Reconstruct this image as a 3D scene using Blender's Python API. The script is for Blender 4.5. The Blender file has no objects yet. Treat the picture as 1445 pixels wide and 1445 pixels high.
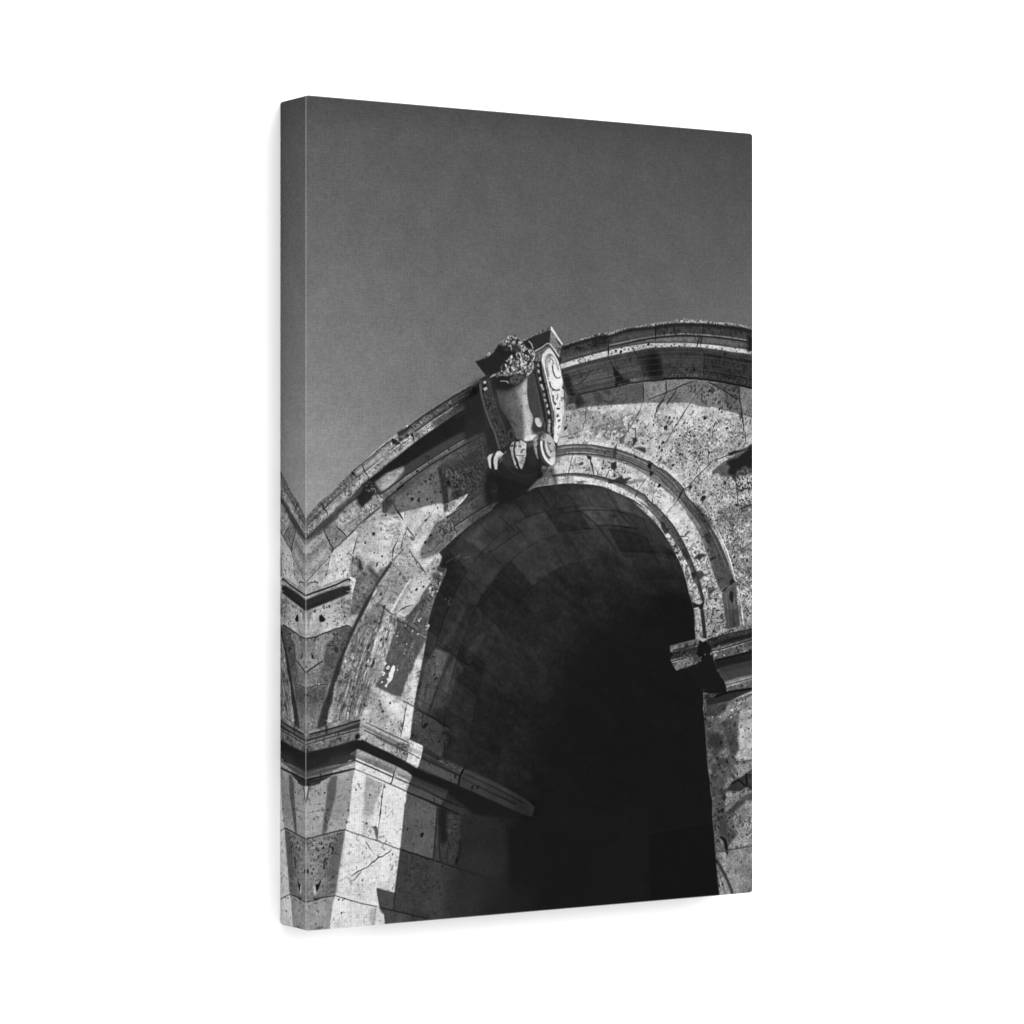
import bpy, bmesh, math
import numpy as np

scene = bpy.context.scene
col = scene.collection
# ---------------------------------------------------------------- sizes (metres)
CW, CH, CD = 0.4064, 0.6096, 0.0399          # canvas print: 16 x 24 in, gallery-deep
CZ = 1.50                                    # height of its centre on the wall
Y_FRONT = -CD
# ---------------------------------------------------------------- camera
cam = bpy.data.cameras.new('camera')
cam_ob = bpy.data.objects.new('camera', cam)
col.objects.link(cam_ob)
cam.sensor_width = 36.0
cam.lens = 102.74
cam.shift_y = 0.00104
cam.clip_start = 0.01
cam.clip_end = 100
cam_ob.location = (-2.98336*CW, Y_FRONT - 4.63118*CW, CZ)
cam_ob.rotation_euler = (math.radians(90), 0, -math.radians(32.24))
scene.camera = cam_ob
# ---------------------------------------------------------------- light of the studio
world = bpy.data.worlds.new('World')
scene.world = world
world.use_nodes = True
bg = world.node_tree.nodes['Background']
bg.inputs['Color'].default_value = (1.0, 1.0, 1.0, 1)
bg.inputs['Strength'].default_value = 1.42
def area(name, loc, target, size, power):
    L = bpy.data.lights.new(name, 'AREA'); L.shape = 'SQUARE'; L.size = size; L.energy = power
    o = bpy.data.objects.new(name, L); col.objects.link(o); o.location = loc
    d = np.array(target)-np.array(loc); d = d/np.linalg.norm(d)
    o.rotation_euler = (math.acos(-d[2]), 0, math.atan2(-d[0], d[1]))
    return o
key = area('softbox_lamp', (2.0, -3.0, 3.9), (0, 0, CZ), 4.5, 240)
scene.view_settings.view_transform = 'Standard'
scene.view_settings.look = 'None'
scene.view_settings.exposure = 0.0
scene.view_settings.gamma = 1.0
scene.view_settings.use_curve_mapping = False
# ---------------------------------------------------------------- the wall
def mat(name):
    m = bpy.data.materials.new(name); m.use_nodes = True
    nt = m.node_tree
    return m, nt, nt.nodes['Principled BSDF']
wm, nt, bsdf = mat('white_paint')
bsdf.inputs['Roughness'].default_value = 0.9
bsdf.inputs['Specular IOR Level'].default_value = 0.1
nz = nt.nodes.new('ShaderNodeTexNoise'); nz.inputs['Scale'].default_value = 60
rp = nt.nodes.new('ShaderNodeMapRange'); rp.inputs['To Min'].default_value = 0.875; rp.inputs['To Max'].default_value = 0.885
nt.links.new(nz.outputs['Fac'], rp.inputs['Value']); nt.links.new(rp.outputs['Result'], bsdf.inputs['Base Color'])
me = bpy.data.meshes.new('wall')
me.from_pydata([(-7, 0, -4), (7, 0, -4), (7, 0, 7), (-7, 0, 7)], [], [(0, 1, 2, 3)])
me.materials.append(wm)
wall = bpy.data.objects.new('wall', me); col.objects.link(wall); wall['kind'] = 'structure'

# ---------------------------------------------------------------- print artwork (numpy painter)
# The canvas print shows a black-and-white view of an old stone arch.  The print is painted here, stroke by
# stroke, in the flat rectangle of the canvas (TW x TH samples); coordinates are read off in small tiles of the
# print and rectified onto that rectangle.
TW, TH = 1200, 1800
RNG = np.random.RandomState(11)
def _homography(src, dst):
    A = []
    for (x, y), (u, v) in zip(src, dst):
        A.append([x, y, 1, 0, 0, 0, -u*x, -u*y]); A.append([0, 0, 0, x, y, 1, -v*x, -v*y])
    h = np.linalg.solve(np.array(A, float), np.array(dst, float).reshape(-1))
    return np.append(h, 1).reshape(3, 3)
HOM = _homography([(431.2, 134.0), (1062.0, 188.5), (1062.0, 1259.3), (431.2, 1314.0)],
                  [(0, 0), (TW, 0), (TW, TH), (0, TH)])
SC = 1.72                                   # samples per tile unit, on average
TILES = dict(K1=(660,450,150), K2=(660,560,150), L1=(420,600,150), L2=(540,540,150), R1=(780,440,150),
    R2=(915,440,150), R3=(780,580,150), R4=(915,580,150), M1=(425,740,150), M2=(560,660,150), M3=(425,880,150),
    M4=(530,800,150), M5=(530,930,150), M6=(425,1000,150), M7=(425,1140,180), M8=(560,1050,200),
    N1=(690,660,200), N2=(880,700,185), N3=(915,860,150), N4=(930,1000,135), N5=(930,1130,135), N6=(600,800,200),
    A3=(380,440,360), A4=(720,440,360), A5=(380,720,360), A6=(720,720,360), A7=(380,1000,360), A8=(720,1000,360))
def W(p):
    p = np.asarray(p, float)
    q = np.c_[p, np.ones(len(p))] @ HOM.T
    return q[:, :2] / q[:, 2:]
def raw(s):
    """'L1 108,1260 300,1045 / L2 ...' -> measured points; 'Z x,y' are plain measured points"""
    out = []
    for seg in s.split('/'):
        k, *pts = seg.split()
        ox, oy, sp = TILES[k] if k != 'Z' else (0, 0, 1445)
        for p in pts:
            v = [float(c) for c in p.split(',')]
            out.append([ox + v[0]*sp/1445, oy + v[1]*sp/1445] + [c*sp/1445 for c in v[2:]])
    return np.array(out, float)
def spline(p, closed=False, n=6):
    m = len(p)
    if m < 3: return p
    idx = lambda i: p[i % m] if closed else p[min(max(i, 0), m-1)]
    out = []
    for i in range(m if closed else m-1):
        a, b, c, d = idx(i-1), idx(i), idx(i+1), idx(i+2)
        for k in range(n):
            t = k/n
            out.append(0.5*((2*b)+(c-a)*t+(2*a-5*b+4*c-d)*t*t+(3*b-a-3*c+d)*t**3))
    if not closed: out.append(p[-1])
    return np.array(out)
def roughen(p, amp, step=1.6, closed=True):
    if amp <= 0: return p
    q = np.vstack([p, p[:1]]) if closed else p
    out = []
    for a, b in zip(q[:-1], q[1:]):
        k = max(1, int(np.hypot(*(b-a))/step))
        for i in range(k): out.append(a+(b-a)*i/k)
    if not closed: out.append(q[-1])
    out = np.array(out)
    j = RNG.randn(len(out), 2); j = j + 0.8*np.roll(j, 1, 0) + 0.5*np.roll(j, 2, 0)
    return out + j*amp*0.55
IMG = np.zeros((TH, TW), np.float32)
_TAB = np.random.RandomState(5).rand(256, 256).astype(np.float32)
def vnoise(X, Y, seed=0):
    X = X + 17.3*seed; Y = Y + 9.1*seed
    xi = np.floor(X).astype(np.int32); yi = np.floor(Y).astype(np.int32)
    fx = (X-xi).astype(np.float32); fy = (Y-yi).astype(np.float32)
    fx = fx*fx*(3-2*fx); fy = fy*fy*(3-2*fy)
    x0, x1, y0, y1 = xi & 255, (xi+1) & 255, yi & 255, (yi+1) & 255
    a = _TAB[y0, x0]*(1-fx)+_TAB[y0, x1]*fx; b = _TAB[y1, x0]*(1-fx)+_TAB[y1, x1]*fx
    return (a*(1-fy)+b*fy)*2-1
def field(box, wl, wa=None, ang=0., octv=2, seed=0):
    """noise over box, wavelength wl along direction ang (deg, y down) and wa across"""
    x0, y0, x1, y1 = box
    Y, X = np.mgrid[y0:y1, x0:x1].astype(np.float32)
    c, s = math.cos(math.radians(ang)), math.sin(math.radians(ang))
    wa = wa or wl
    U = (X*c+Y*s)/(wl*SC); V = (-X*s+Y*c)/(wa*SC)
    out = 0; amp = 1; tot = 0
    for o in range(octv):
        out = out + amp*vnoise(U*2**o, V*2**o, seed+o*3+1); tot += amp; amp *= .55
    return out/tot*1.5
def cover(p, pad=3):
    """antialiased coverage of a polygon: (box, mask)"""
    x0 = int(max(0, math.floor(p[:, 0].min())-pad)); x1 = int(min(TW, math.ceil(p[:, 0].max())+pad+1))
    y0 = int(max(0, math.floor(p[:, 1].min())-pad)); y1 = int(min(TH, math.ceil(p[:, 1].max())+pad+1))
    if x1 <= x0 or y1 <= y0: return None
    S = 3; w, h = x1-x0, y1-y0
    acc = np.zeros((h*S, w+2), np.float32)
    q = np.roll(p, -1, 0)
    for (ax, ay), (bx, by) in zip(p, q):
        if ay == by: continue
        sg = 1.0
        if ay > by: ax, ay, bx, by = bx, by, ax, ay; sg = -1.0
        r0 = max(0, math.ceil((ay-y0)*S-.5)); r1 = min(h*S-1, math.ceil((by-y0)*S-.5)-1)
        if r1 < r0: continue
        r = np.arange(r0, r1+1); yy = (r+.5)/S+y0
        xx = np.clip(ax+(yy-ay)*(bx-ax)/(by-ay)-x0, 0, w)
        i = np.floor(xx).astype(int); f = xx-i
        acc[r, i] += sg*(1-f); acc[r, i+1] += sg*f
    m = np.clip(np.abs(np.cumsum(acc, 1)), 0, 1)[:, :w].reshape(h, S, w).mean(1)
    return (x0, y0, x1, y1), m
def blur(m, r):
    r = r*SC
    if r < .35: return m
    k = int(math.ceil(r*2.2)); t = np.arange(-k, k+1); g = np.exp(-.5*(t/r)**2); g /= g.sum()
    if k > 9:                                # wide: three box passes
        b = max(1, int(r*0.98)); 
        for _ in range(3):
            for ax in (0, 1):
                pw = [(0, 0), (0, 0)]; pw[ax] = (b+1, b)
                c = np.cumsum(np.pad(m, pw, mode='edge'), ax)
                n = m.shape[ax]
                m = (np.take(c, range(2*b+1, 2*b+1+n), ax)-np.take(c, range(0, n), ax))/(2*b+1)
        return m
    for ax in (0, 1):
        pw = [(0, 0), (0, 0)]; pw[ax] = (k, k)
        mp = np.pad(m, pw, mode='edge'); n = m.shape[ax]
        m = sum(g[i]*np.take(mp, range(i, i+n), ax) for i in range(2*k+1))
    return m
# stone textures: list of (amplitude, wavelength along, wavelength across, angle, octaves), then pitting (threshold, depth, wavelength)
TEX = {
 None: ([], None),
 'lit': ([(11, 20, 20, 0, 3), (7, 5, 5, 0, 2), (4, 1.4, 1.4, 0, 1)], (.72, 75, 2.2)),
 'rough': ([(18, 14, 14, 0, 3), (16, 3.6, 3.6, 0, 2), (8, 1.5, 1.5, 0, 1)], (.46, 90, 2.1)),
 'streak': ([(16, 18, 4, 112, 3), (14, 8, 1.6, 112, 2), (13, 1.3, 1.3, 0, 1)], (.5, 70, 1.8)),
 'gray': ([(9, 16, 16, 0, 3), (9, 3, 3, 0, 2), (7, 1.2, 1.2, 0, 1)], (.62, 45, 2.0)),
 'dirty': ([(17, 10, 10, 0, 3), (13, 2.4, 2.4, 0, 2), (9, 1.2, 1.2, 0, 1)], (.45, 45, 2.2)),
 'dark': ([(5, 20, 20, 0, 3), (4, 4, 4, 0, 2), (3.5, 1.1, 1.1, 0, 1)], None),
 'vault': ([(5, 34, 26, 0, 3), (3, 6, 6, 0, 2), (2.5, 1.2, 1.2, 0, 1)], None),
 'band': ([(10, 26, 3, None, 2), (7, 3, 2, None, 2), (6, 1.2, 1.2, 0, 1)], (.6, 40, 2.0)),
}
_sd = [0]
def texture(box, tex, ang=None):
    if tex is None: return 0
    lst, pit = TEX[tex]; _sd[0] += 7; o = 0
    for (a, wl, wa, an, oc) in lst:
        o = o + a*field(box, wl, wa, an if an is not None else (ang or 0), oc, _sd[0]+int(a*3))
    if pit:
        n = field(box, pit[2]*1.25, pit[2]*1.25, 0, 1, _sd[0]+41)*.8 + .5*field(box, 12, 12, 0, 2, _sd[0]+5)
        o = o - pit[1]*.8*np.clip((n-pit[0])/.5, 0, 1)
    return o
def put(box, m, v, a=1., tex=None, ang=None, amp=1.):
    x0, y0, x1, y1 = box
    t = texture(box, tex, ang)*amp*min(1.1, .22+.78*v/150) + v
    IMG[y0:y1, x0:x1] += (t-IMG[y0:y1, x0:x1])*(m*a)
def pts(s, sm=0, closed=True, rough=0):
    p = raw(s)[:, :2] if isinstance(s, str) else s
    if sm: p = spline(p, closed, sm if sm > 1 else 6)
    if rough: p = roughen(p, rough, closed=closed)
    return W(p)
def grown(p, pad): return cover(p, int(pad*SC*3)+3)
def fill(s, v, a=1., f=.45, sm=0, rough=0, tex=None, ang=None, amp=1.):
    c = grown(pts(s, sm, True, rough), f)
    if c is None: return
    put(c[0], blur(c[1], f), v, a, tex, ang, amp)
def shade(s, k, f=1., sm=0, rough=0, a=1.):
    """multiply the picture inside s by k"""
    c = grown(pts(s, sm, True, rough), f)
    if c is None: return
    x0, y0, x1, y1 = c[0]
    IMG[y0:y1, x0:x1] *= 1+(k-1)*blur(c[1], f)*a
def mottle(s, amt, wl=4, wa=None, ang=0, thr=.1, f=2., sm=0, v=None, octv=2, soft=.55):
    """patchy darkening (v None: multiply by 1-amt) or patches of value v, where noise exceeds thr"""
    c = grown(pts(s, sm), f)
    if c is None: return
    _sd[0] += 5; box = c[0]; x0, y0, x1, y1 = box
    m = blur(c[1], f)*np.clip((field(box, wl, wa, ang, octv, _sd[0])-thr)/soft, 0, 1)
    if v is None: IMG[y0:y1, x0:x1] *= 1-amt*m
    else: IMG[y0:y1, x0:x1] += (v-IMG[y0:y1, x0:x1])*m*amt
def stroke_poly(p, w, taper):
    d = np.gradient(p, axis=0); L = np.hypot(d[:, 0], d[:, 1])+1e-6; n = np.c_[-d[:, 1], d[:, 0]]/L[:, None]
    t = np.linspace(0, 1, len(p)); k = np.minimum(1, taper[0]+(1-taper[0])*t/.3)*np.minimum(1, taper[1]+(1-taper[1])*(1-t)/.3)
    hw = (w*k/2)[:, None]
    return np.vstack([p+n*hw, (p-n*hw)[::-1]])
def line(s, w, v, a=1., f=.35, sm=1, taper=(1, 1), rough=0, tex=None, vary=0):
    p = raw(s)[:, :2] if isinstance(s, str) else s
    if sm and len(p) > 2: p = spline(p, False, 6)
    if len(p) == 2: p = np.array([p[0]+(p[1]-p[0])*t for t in np.linspace(0, 1, 8)])
    if rough: p = roughen(p, rough, 1.6, False)
    ww = np.full(len(p), float(w))
    if vary: ww = ww*(1+vary*(np.convolve(RNG.rand(len(p)+4)*2-1, np.ones(5)/2.2, 'valid')))
    q = W(stroke_poly(p, np.maximum(ww, .15), taper))
    c = grown(q, f)
    if c is None: return
    put(c[0], blur(c[1], f), v, a, tex)
def crack(s, w=.9, v=40, a=.85, rough=.35, taper=(.45, .45), sm=0): line(s, w*.85, v, a, .3, sm, taper, rough, None, .4)
def ell(x, y, rx, ry, ang, v, a=1., f=.3, rough=0.):
    t = np.linspace(0, 2*math.pi, 15)[:-1]; c, s_ = math.cos(math.radians(ang)), math.sin(math.radians(ang))
    r = 1+rough*(RNG.rand(14)-.5)*2
    p = np.c_[x+(rx*np.cos(t)*c-ry*np.sin(t)*s_)*r, y+(rx*np.cos(t)*s_+ry*np.sin(t)*c)*r]
    c = grown(W(p), f)
    if c is None: return
    put(c[0], blur(c[1], f), v, a)
def dots(s, v=35, a=.9, el=1.4, ang=-60, f=.3, rough=.35):
    for x, y, r in raw(s): ell(x, y, r*math.sqrt(el), r/math.sqrt(el), ang+RNG.uniform(-20, 20), v, a, f, rough)
def pits(s, n, r=(.4, 1.3), v=45, a=.8, el=1.5, ang=-60, vj=18, sm=0):
    p = raw(s)[:, :2] if isinstance(s, str) else s
    if sm: p = spline(p, True, 6)
    lo, hi = p.min(0), p.max(0); q = np.roll(p, -1, 0); k = 0; tries = 0
    while k < n and tries < n*30:
        tries += 1
        x, y = lo+(hi-lo)*RNG.rand(2)
        c = ((p[:, 1] > y) != (q[:, 1] > y)) & (x < (q[:, 0]-p[:, 0])*(y-p[:, 1])/(q[:, 1]-p[:, 1]+1e-9)+p[:, 0])
        if c.sum() % 2 == 0: continue
        rr = r[0]+(r[1]-r[0])*RNG.rand()**3
        e = math.sqrt(RNG.uniform(1, el))
        ell(x, y, rr*e, rr/e, ang+RNG.uniform(-25, 25), v+RNG.uniform(-vj, vj), a*RNG.uniform(.5, 1), .25, .35); k += 1

def resample(p, n=70):
    p = raw(p)[:, :2] if isinstance(p, str) else p
    d = np.r_[0, np.cumsum(np.hypot(*np.diff(p, axis=0).T))]; t = np.linspace(0, d[-1], n)
    return np.c_[np.interp(t, d, p[:, 0]), np.interp(t, d, p[:, 1])]
def between(A, B, t, s0=0., s1=1.):
    q = resample(A)*(1-t)+resample(B)*t
    return q[int(s0*69):max(int(s1*69)+1, int(s0*69)+3)]
def ridges(A, B, lst, f=.35, s0=0., s1=1.):
    """fine mouldings that run along between two edges: (position, width, value, alpha)"""
    for t, w, v, al in lst: line(between(A, B, t, s0, s1), w, v, al, f, 0, (1, 1), .12, None, .25)
# ---- sky ---------------------------------------------------------------------------------------------------
def bilerp_grid(cols, rows, vals):
    Y, X = np.mgrid[0:TH, 0:TW].astype(np.float32)
    cx = np.interp(np.arange(TW), np.array(cols)*TW, np.arange(len(cols)))
    ry = np.interp(np.arange(TH), np.array(rows)*TH, np.arange(len(rows)))
    V = np.array(vals, float)
    t = np.array([np.interp(cx, np.arange(V.shape[1]), r) for r in V])
    return np.array([np.interp(ry, np.arange(V.shape[0]), t[:, i]) for i in range(TW)]).T
IMG[:] = bilerp_grid([0, .25, .6, 1], [0, .04, .15, .28, .4, .5],
    [[76, 76, 72, 70], [92, 88, 83, 77], [104, 98, 92, 90], [122, 111, 101, 106], [141, 122, 106, 108], [150, 132, 110, 110]])
SIL_L = 'L1 40,1330 108,1258 300,1045 440,925 600,770 740,620 870,520 1080,340 1300,160 / L2 190,700 340,590 480,480 680,340 900,200 1080,90 1230,10 1330,-50'
SIL_R = 'R1 60,480 110,470 380,370 640,290 730,280 1000,220 1180,190 1390,150 / R2 100,150 450,122 740,130 1100,150 1300,185 1440,240'
def S_(s): return spline(raw(s)[:, :2], False, 3)
def rev(s): return raw(s)[::-1, :2] if isinstance(s, str) else s[::-1]
def P_(*a): return np.vstack([raw(x)[:, :2] if isinstance(x, str) else x for x in a])
# ---- stone mass ----------------------------------------------------------------------------------------------
fill(P_(SIL_L, SIL_R, 'Z 1070,1270 420,1330'), 168, rough=.5, f=.5, tex='lit')
_mb, _mk = grown(pts(P_(SIL_L, SIL_R, 'Z 1070,1270 420,1330')), 1)
STONE = np.zeros((TH, TW), np.float32); STONE[_mb[1]:_mb[3], _mb[0]:_mb[2]] = _mk
_mb, _mk = grown(pts('Z 670,500 740,470 795,470 800,640 790,665 760,690 690,680 665,560'), 1)
STONE[_mb[1]:_mb[3], _mb[0]:_mb[2]] *= 1-.9*_mk
for _s, _k in (('Z 430,1080 660,1080 660,1330 430,1330', .7), ('Z 430,700 520,640 640,640 640,860 520,1060 430,1000', .4)):
    _mb, _mk = grown(pts(_s), 8); STONE[_mb[1]:_mb[3], _mb[0]:_mb[2]] *= 1-_k*blur(_mk, 6)
# ---- wall right of the keystone -----------------------------------------------------------------------------
CB_R = S_('R1 250,1150 330,1130 600,1070 850,1020 1000,985 1200,950 1445,930 / R2 250,910 480,900 740,910 1000,950 1250,1000 1440,1040')
ARCH0 = 'R3 0,470 150,440 350,430 550,440 750,475 900,505 1100,575 1300,665 / R4 0,650 130,710 280,810 400,920 500,1030 / N2 870,180 980,300 1060,450 1130,600 1190,760 1230,940'
fill(P_(CB_R, 'Z 1068,560 1068,900 1050,900', rev(ARCH0)), 176, tex='lit')
mottle('R3 120,430 110,330 390,280 700,180 1160,20 1100,160 960,420 700,400 500,380', .5, 5, 5, 0, 0, 2, v=120)
mottle('R3 380,300 1160,20 1060,200 950,430 620,380', .55, 3, 6, 60, .05, 2, v=95)
fill('R3 130,330 130,0 440,0 400,270', 150, .6, 1.5, tex='gray')
fill('R3 440,0 1160,0 1040,40 720,170 410,270', 158, .6, 1.5, tex='gray')
mottle('R4 850,100 1300,120 1320,450 900,620 700,520', .6, 3, 3, 0, .05, 3, v=100)
mottle('R4 600,60 1300,100 1330,420 500,640 350,560', .5, 1.7, 1.7, 0, .25, 3, v=80)
mottle('R4 0,950 650,930 870,640 1420,400 1420,1445 760,1440 520,1040', .55, 1.8, 1.8, 0, .15, 2, v=85)
fill('R4 660,930 960,720 960,880 1130,890 1200,1300 980,1445 760,1380 560,1100', 172, .35, 4, tex='rough')
mottle('N2 1000,260 900,180 1420,60 1420,1440 1330,1420 1240,960 1190,760', .5, 6, 12, 120, .0, 2, v=105)
mottle('N2 1000,260 900,180 1420,60 1420,1440 1330,1420 1240,960 1190,760', .7, 1.7, 2.4, 30, .1, 2, v=70)
fill('N2 1130,60 1260,130 1420,90 1420,300 1200,330', 112, .35, 2, tex='rough')
pits('R4 20,60 1280,120 1200,420 650,900 420,960 130,640', 190, (.35, 1.2), 70, .75)
pits('N2 900,180 1420,60 1420,1440 1330,1420 1240,960 1190,760 1000,300', 190, (.35, 1.1), 60, .75)
pits('R1 1200,1445 1240,1240 1445,1260 / R4 130,500 / R3 960,420 1100,180', 60, (.4, 1.2), 60, .7)
pits('R4 40,60 1280,120 1300,430 900,560 640,900 500,1000 140,650', 90, (.5, 2.1), 40, .9, 2.0)
pits('R4 300,560 900,540 1200,420 1300,450 1000,560 660,900 480,1000', 120, (.35, .9), 62, .75)
pits('R4 560,1040 660,940 900,880 1420,900 1420,1440 900,1440', 170, (.4, 1.5), 48, .85, 2.0)
pits('N2 940,130 1420,80 1420,1440 1340,1420 1240,960 1100,520', 190, (.4, 1.5), 48, .85, 2.0)
mottle('R4 40,100 700,60 640,880 420,940 130,640', .3, 14, 3, 118, .15, 3, v=118); mottle('N2 940,130 1420,80 1420,1440 1240,960', .35, 12, 3, 118, .1, 3, v=92)
mottle('R3 460,20 1160,20 1060,200 950,430 500,360', .3, 9, 3, 120, .05, 2, v=110)
# shadow of the cornice on the wall
SHD = S_('R1 170,1340 300,1320 480,1290 700,1270 950,1255 1070,1235 1100,1250 1220,1240 / R2 0,1235 280,1240 470,1232 600,1250 740,1290 860,1290 1000,1330 1230,1390 1440,1450')
fill(P_(CB_R, rev(SHD)), 118, .93, .6, tex='gray')
shade('R1 330,1130 600,1070 850,1020 1225,960 1235,1225 950,1255 700,1270 480,1290 290,1320', .74, 1)
mottle('R1 500,1120 870,1030 900,1150 800,1250 560,1270', .6, 4, 14, 100, -.05, 2, v=48)
shade('R1 170,1160 360,1110 440,1240 330,1320 170,1330', .45, 2)
fill('R1 200,1260 300,1240 330,1290 290,1340 180,1345', 130, .8, .7, tex='dirty')
fill('R2 10,960 240,940 240,1090 10,1190', 138, .6, 1.5, tex='gray')
fill('R2 240,1100 480,990 640,960 760,960 470,1232 300,1238', 112, .7, 1.2, tex='gray')
fill('R2 830,960 1000,970 1230,1010 1240,1200 1050,1110', 72, .75, 1, tex='dirty')
fill('R2 1050,1110 1240,1220 1240,1380 1100,1330 960,1140', 86, .6, 2, tex='dirty')
fill('R2 1250,1020 1420,1050 1420,1440 1290,1400', 128, .7, 1, tex='gray')
mottle('R2 470,1000 1240,1010 1240,1380 760,1280', .45, 3, 4, 30, .1, 2)
# wall joints and cracks, right
crack('R2 0,1190 240,1100 480,990 660,930', 1.4, 30, .9, .3)
crack('R2 235,930 245,1100', 1.3, 25, .9, .2)
crack('R2 245,1100 190,1200 110,1310 90,1420', 2.2, 32, .85, .5)
crack('R2 390,1050 300,1170 240,1270', 2.0, 38, .85, .5)
crack('A4 900,470 850,530 815,590', 1.3, 70, .7, .6)
crack('R2 760,960 640,1130 430,1445 / R4 500,0 380,190 110,630', 1.0, 62, .85, .2)
crack('R2 800,950 1000,1050 1240,1210', 1.7, 25, .9, .3)
crack('R2 1230,1000 1250,1250 1270,1445 / R4 1260,0 1300,250 1330,440', 1.9, 35, .85, .4)
crack('R4 1240,0 1250,120', 2.4, 55, .7)
crack('R1 505,1120 470,1290 440,1445 / R3 445,0 440,120 400,270', 1.0, 75, .75, .25)
crack('R1 1225,960 1235,1220', 1.5, 35, .85, .2)
crack('R1 1220,1230 1170,1360 1130,1445 / R3 1170,10 1060,210 980,330 960,430', 1.3, 62, .8, .6)
crack('R3 100,360 210,330 390,275', 1.2, 70, .7, .4)
crack('R3 400,270 730,170 1050,40', 1.1, 95, .6, .4)
crack('R3 1070,220 1120,260 1130,330 1080,460', 1.8, 45, .85, .5)
fill('R3 1080,360 1140,370 1150,400 1100,470 1060,500 1090,420', 42, .85, .5, rough=.3)
fill('R3 1010,460 1050,420 1090,410 1090,470 1060,495 1000,480', 120, .7, .6)
fill('R3 1080,500 1180,490 1260,500 1260,560 1240,570 1160,525', 55, .9, .8)
fill('R3 900,430 920,360 970,330 960,400 930,440', 80, .8, .8, rough=.4)
fill('R3 200,350 290,340 290,370 250,390 210,370', 62, .7, .7, rough=.4)
crack('R4 1420,450 1300,510 1100,590 870,680 650,900 560,1000 480,1080', 1.3, 40, .85, .4)
crack('R4 700,560 650,680 680,760 645,830 655,900', .9, 95, .7, .4)
crack('R4 440,620 540,660 640,700', 1.0, 80, .7, .2)
crack('R4 830,560 800,640 820,700', 1.0, 70, .7, .2)
crack('R4 1190,960 1210,1130 1220,1300', 1.4, 50, .8, .3)
crack('R4 1420,1040 1300,1060 1210,1100', 1.5, 45, .8, .4)
crack('R4 1420,1265 1240,1330', 2.3, 28, .9, .4)
crack('R4 1240,1330 1150,1400 1100,1445', 1.2, 75, .7, .5)
crack('N2 1420,500 1330,570 1160,650', 1.4, 55, .8, .3)
crack('N2 1420,840 1240,930', 1.0, 85, .7, .3)
crack('R4 160,690 240,740 330,810', .9, 80, .7)
crack('A4 720,600 600,630 420,690', .6, 130, .6, .3)
dots('R4 763,95,24 230,225,26 200,425,18 428,335,14 428,590,18 305,620,13 335,735,19 430,660,11 552,420,11 825,370,12 825,565,16 812,530,9 1040,975,22 740,1185,33 675,1140,13 1310,440,9 1235,445,14 1195,1275,14 975,1320,9 995,15,11 375,190,11 380,262,10 525,165,11 630,245,9 830,250,14 900,270,9 365,440,11 380,385,8 555,545,11 540,495,9 620,490,8 640,395,8 770,475,8 465,720,9 510,695,10 560,865,12 150,660,13 610,740,8 850,1130,10 570,1030,24 110,610,10', 38)
dots('R3 1155,125,13 1195,310,11 1290,405,11 1215,440,12 170,230,24 185,125,11 540,90,13 535,225,14 695,75,9 740,180,8 1370,130,9 1425,145,9', 50)
dots('R2 830,1075,19 630,1005,12 730,1140,11 965,1325,13 995,1360,12 1100,1325,10 1400,1420,10 870,1250,9', 30)
dots('N2 880,20,26 715,300,18 1210,320,12 1220,670,14 1360,710,14 1245,95,13 1180,670,9 1210,760,13', 40)
# dark growth at the right edge
fill('R4 870,860 870,810 960,740 1080,650 1180,590 1420,520 1420,860 1130,890 970,890 960,850', 82, .85, 1, rough=.4, tex='dirty')
fill('R4 1060,700 1110,650 1200,640 1300,560 1420,480 1420,790 1300,760 1200,830 1170,880 1100,870 1070,820 1100,760', 27, .95, 1.2, rough=.8)
fill('R4 1080,570 1160,540 1300,520 1420,440 1420,500 1300,550 1150,590 1100,600', 28, .9, .7, rough=.7)
fill('R4 1130,880 1200,840 1190,920 1190,980 1165,950', 40, .85, .8, rough=.6)
mottle('R4 1180,780 1420,740 1420,1060 1190,1100', .85, 2.2, 2.2, 0, -.05, 1, v=42)
pits('R4 900,900 1420,830 1420,1400 800,1400', 70, (.5, 1.5), 55, .8)
# ---- cornice right of the keystone ---------------------------------------------------------------------------
T1 = S_('R1 90,480 180,455 400,390 600,330 720,312 760,320 1000,240 1200,210 1390,195 / R2 100,185 300,160 450,152 740,158 1000,178 1250,205 1440,252')
F_T = S_('R1 90,715 110,710 400,620 740,530 1000,475 1300,430 / R2 0,428 230,425 450,425 660,435 900,455 1150,490 1330,515 1440,545')
F_B = S_('R1 90,785 120,775 400,692 740,607 1000,552 1200,517 / R2 0,497 230,480 450,475 660,482 900,507 1150,547 1330,567 1440,592')
fill(P_(SIL_R, rev(T1)), 150, .9, .3, tex='rough')
mottle(P_(SIL_R, rev(T1)), .8, 1.8, 1.8, 0, .1, .4, v=50)
mottle('R2 350,90 800,100 800,160 350,170', .8, 1.4, 1.4, 0, .3, .5, v=220)
fill(P_(T1, rev(F_T)), 66, 1, .4, tex='dirty')
mottle('R1 110,490 740,330 740,440 110,600', .5, 7, 7, 0, -.2, 3)
fill('R1 110,620 300,560 740,470 740,530 400,620 110,710', 96, .7, 2.5, tex='band', ang=-14)
fill('R1 860,310 1250,230 1380,210 1390,320 1200,350 900,400', 84, .6, 2.5, tex='band', ang=-10)
shade(P_(T1, rev('R1 90,520 400,430 720,350 760,365 1000,285 1390,235 / R2 100,230 450,195 740,200 1000,225 1440,300')), .5, 1.5)
line('R1 760,455 1000,405 1200,360 1400,335 / R2 0,345 200,320 450,300 700,310 1000,335 1330,385', 2, 140, .85, .4, tex='band')
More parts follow.
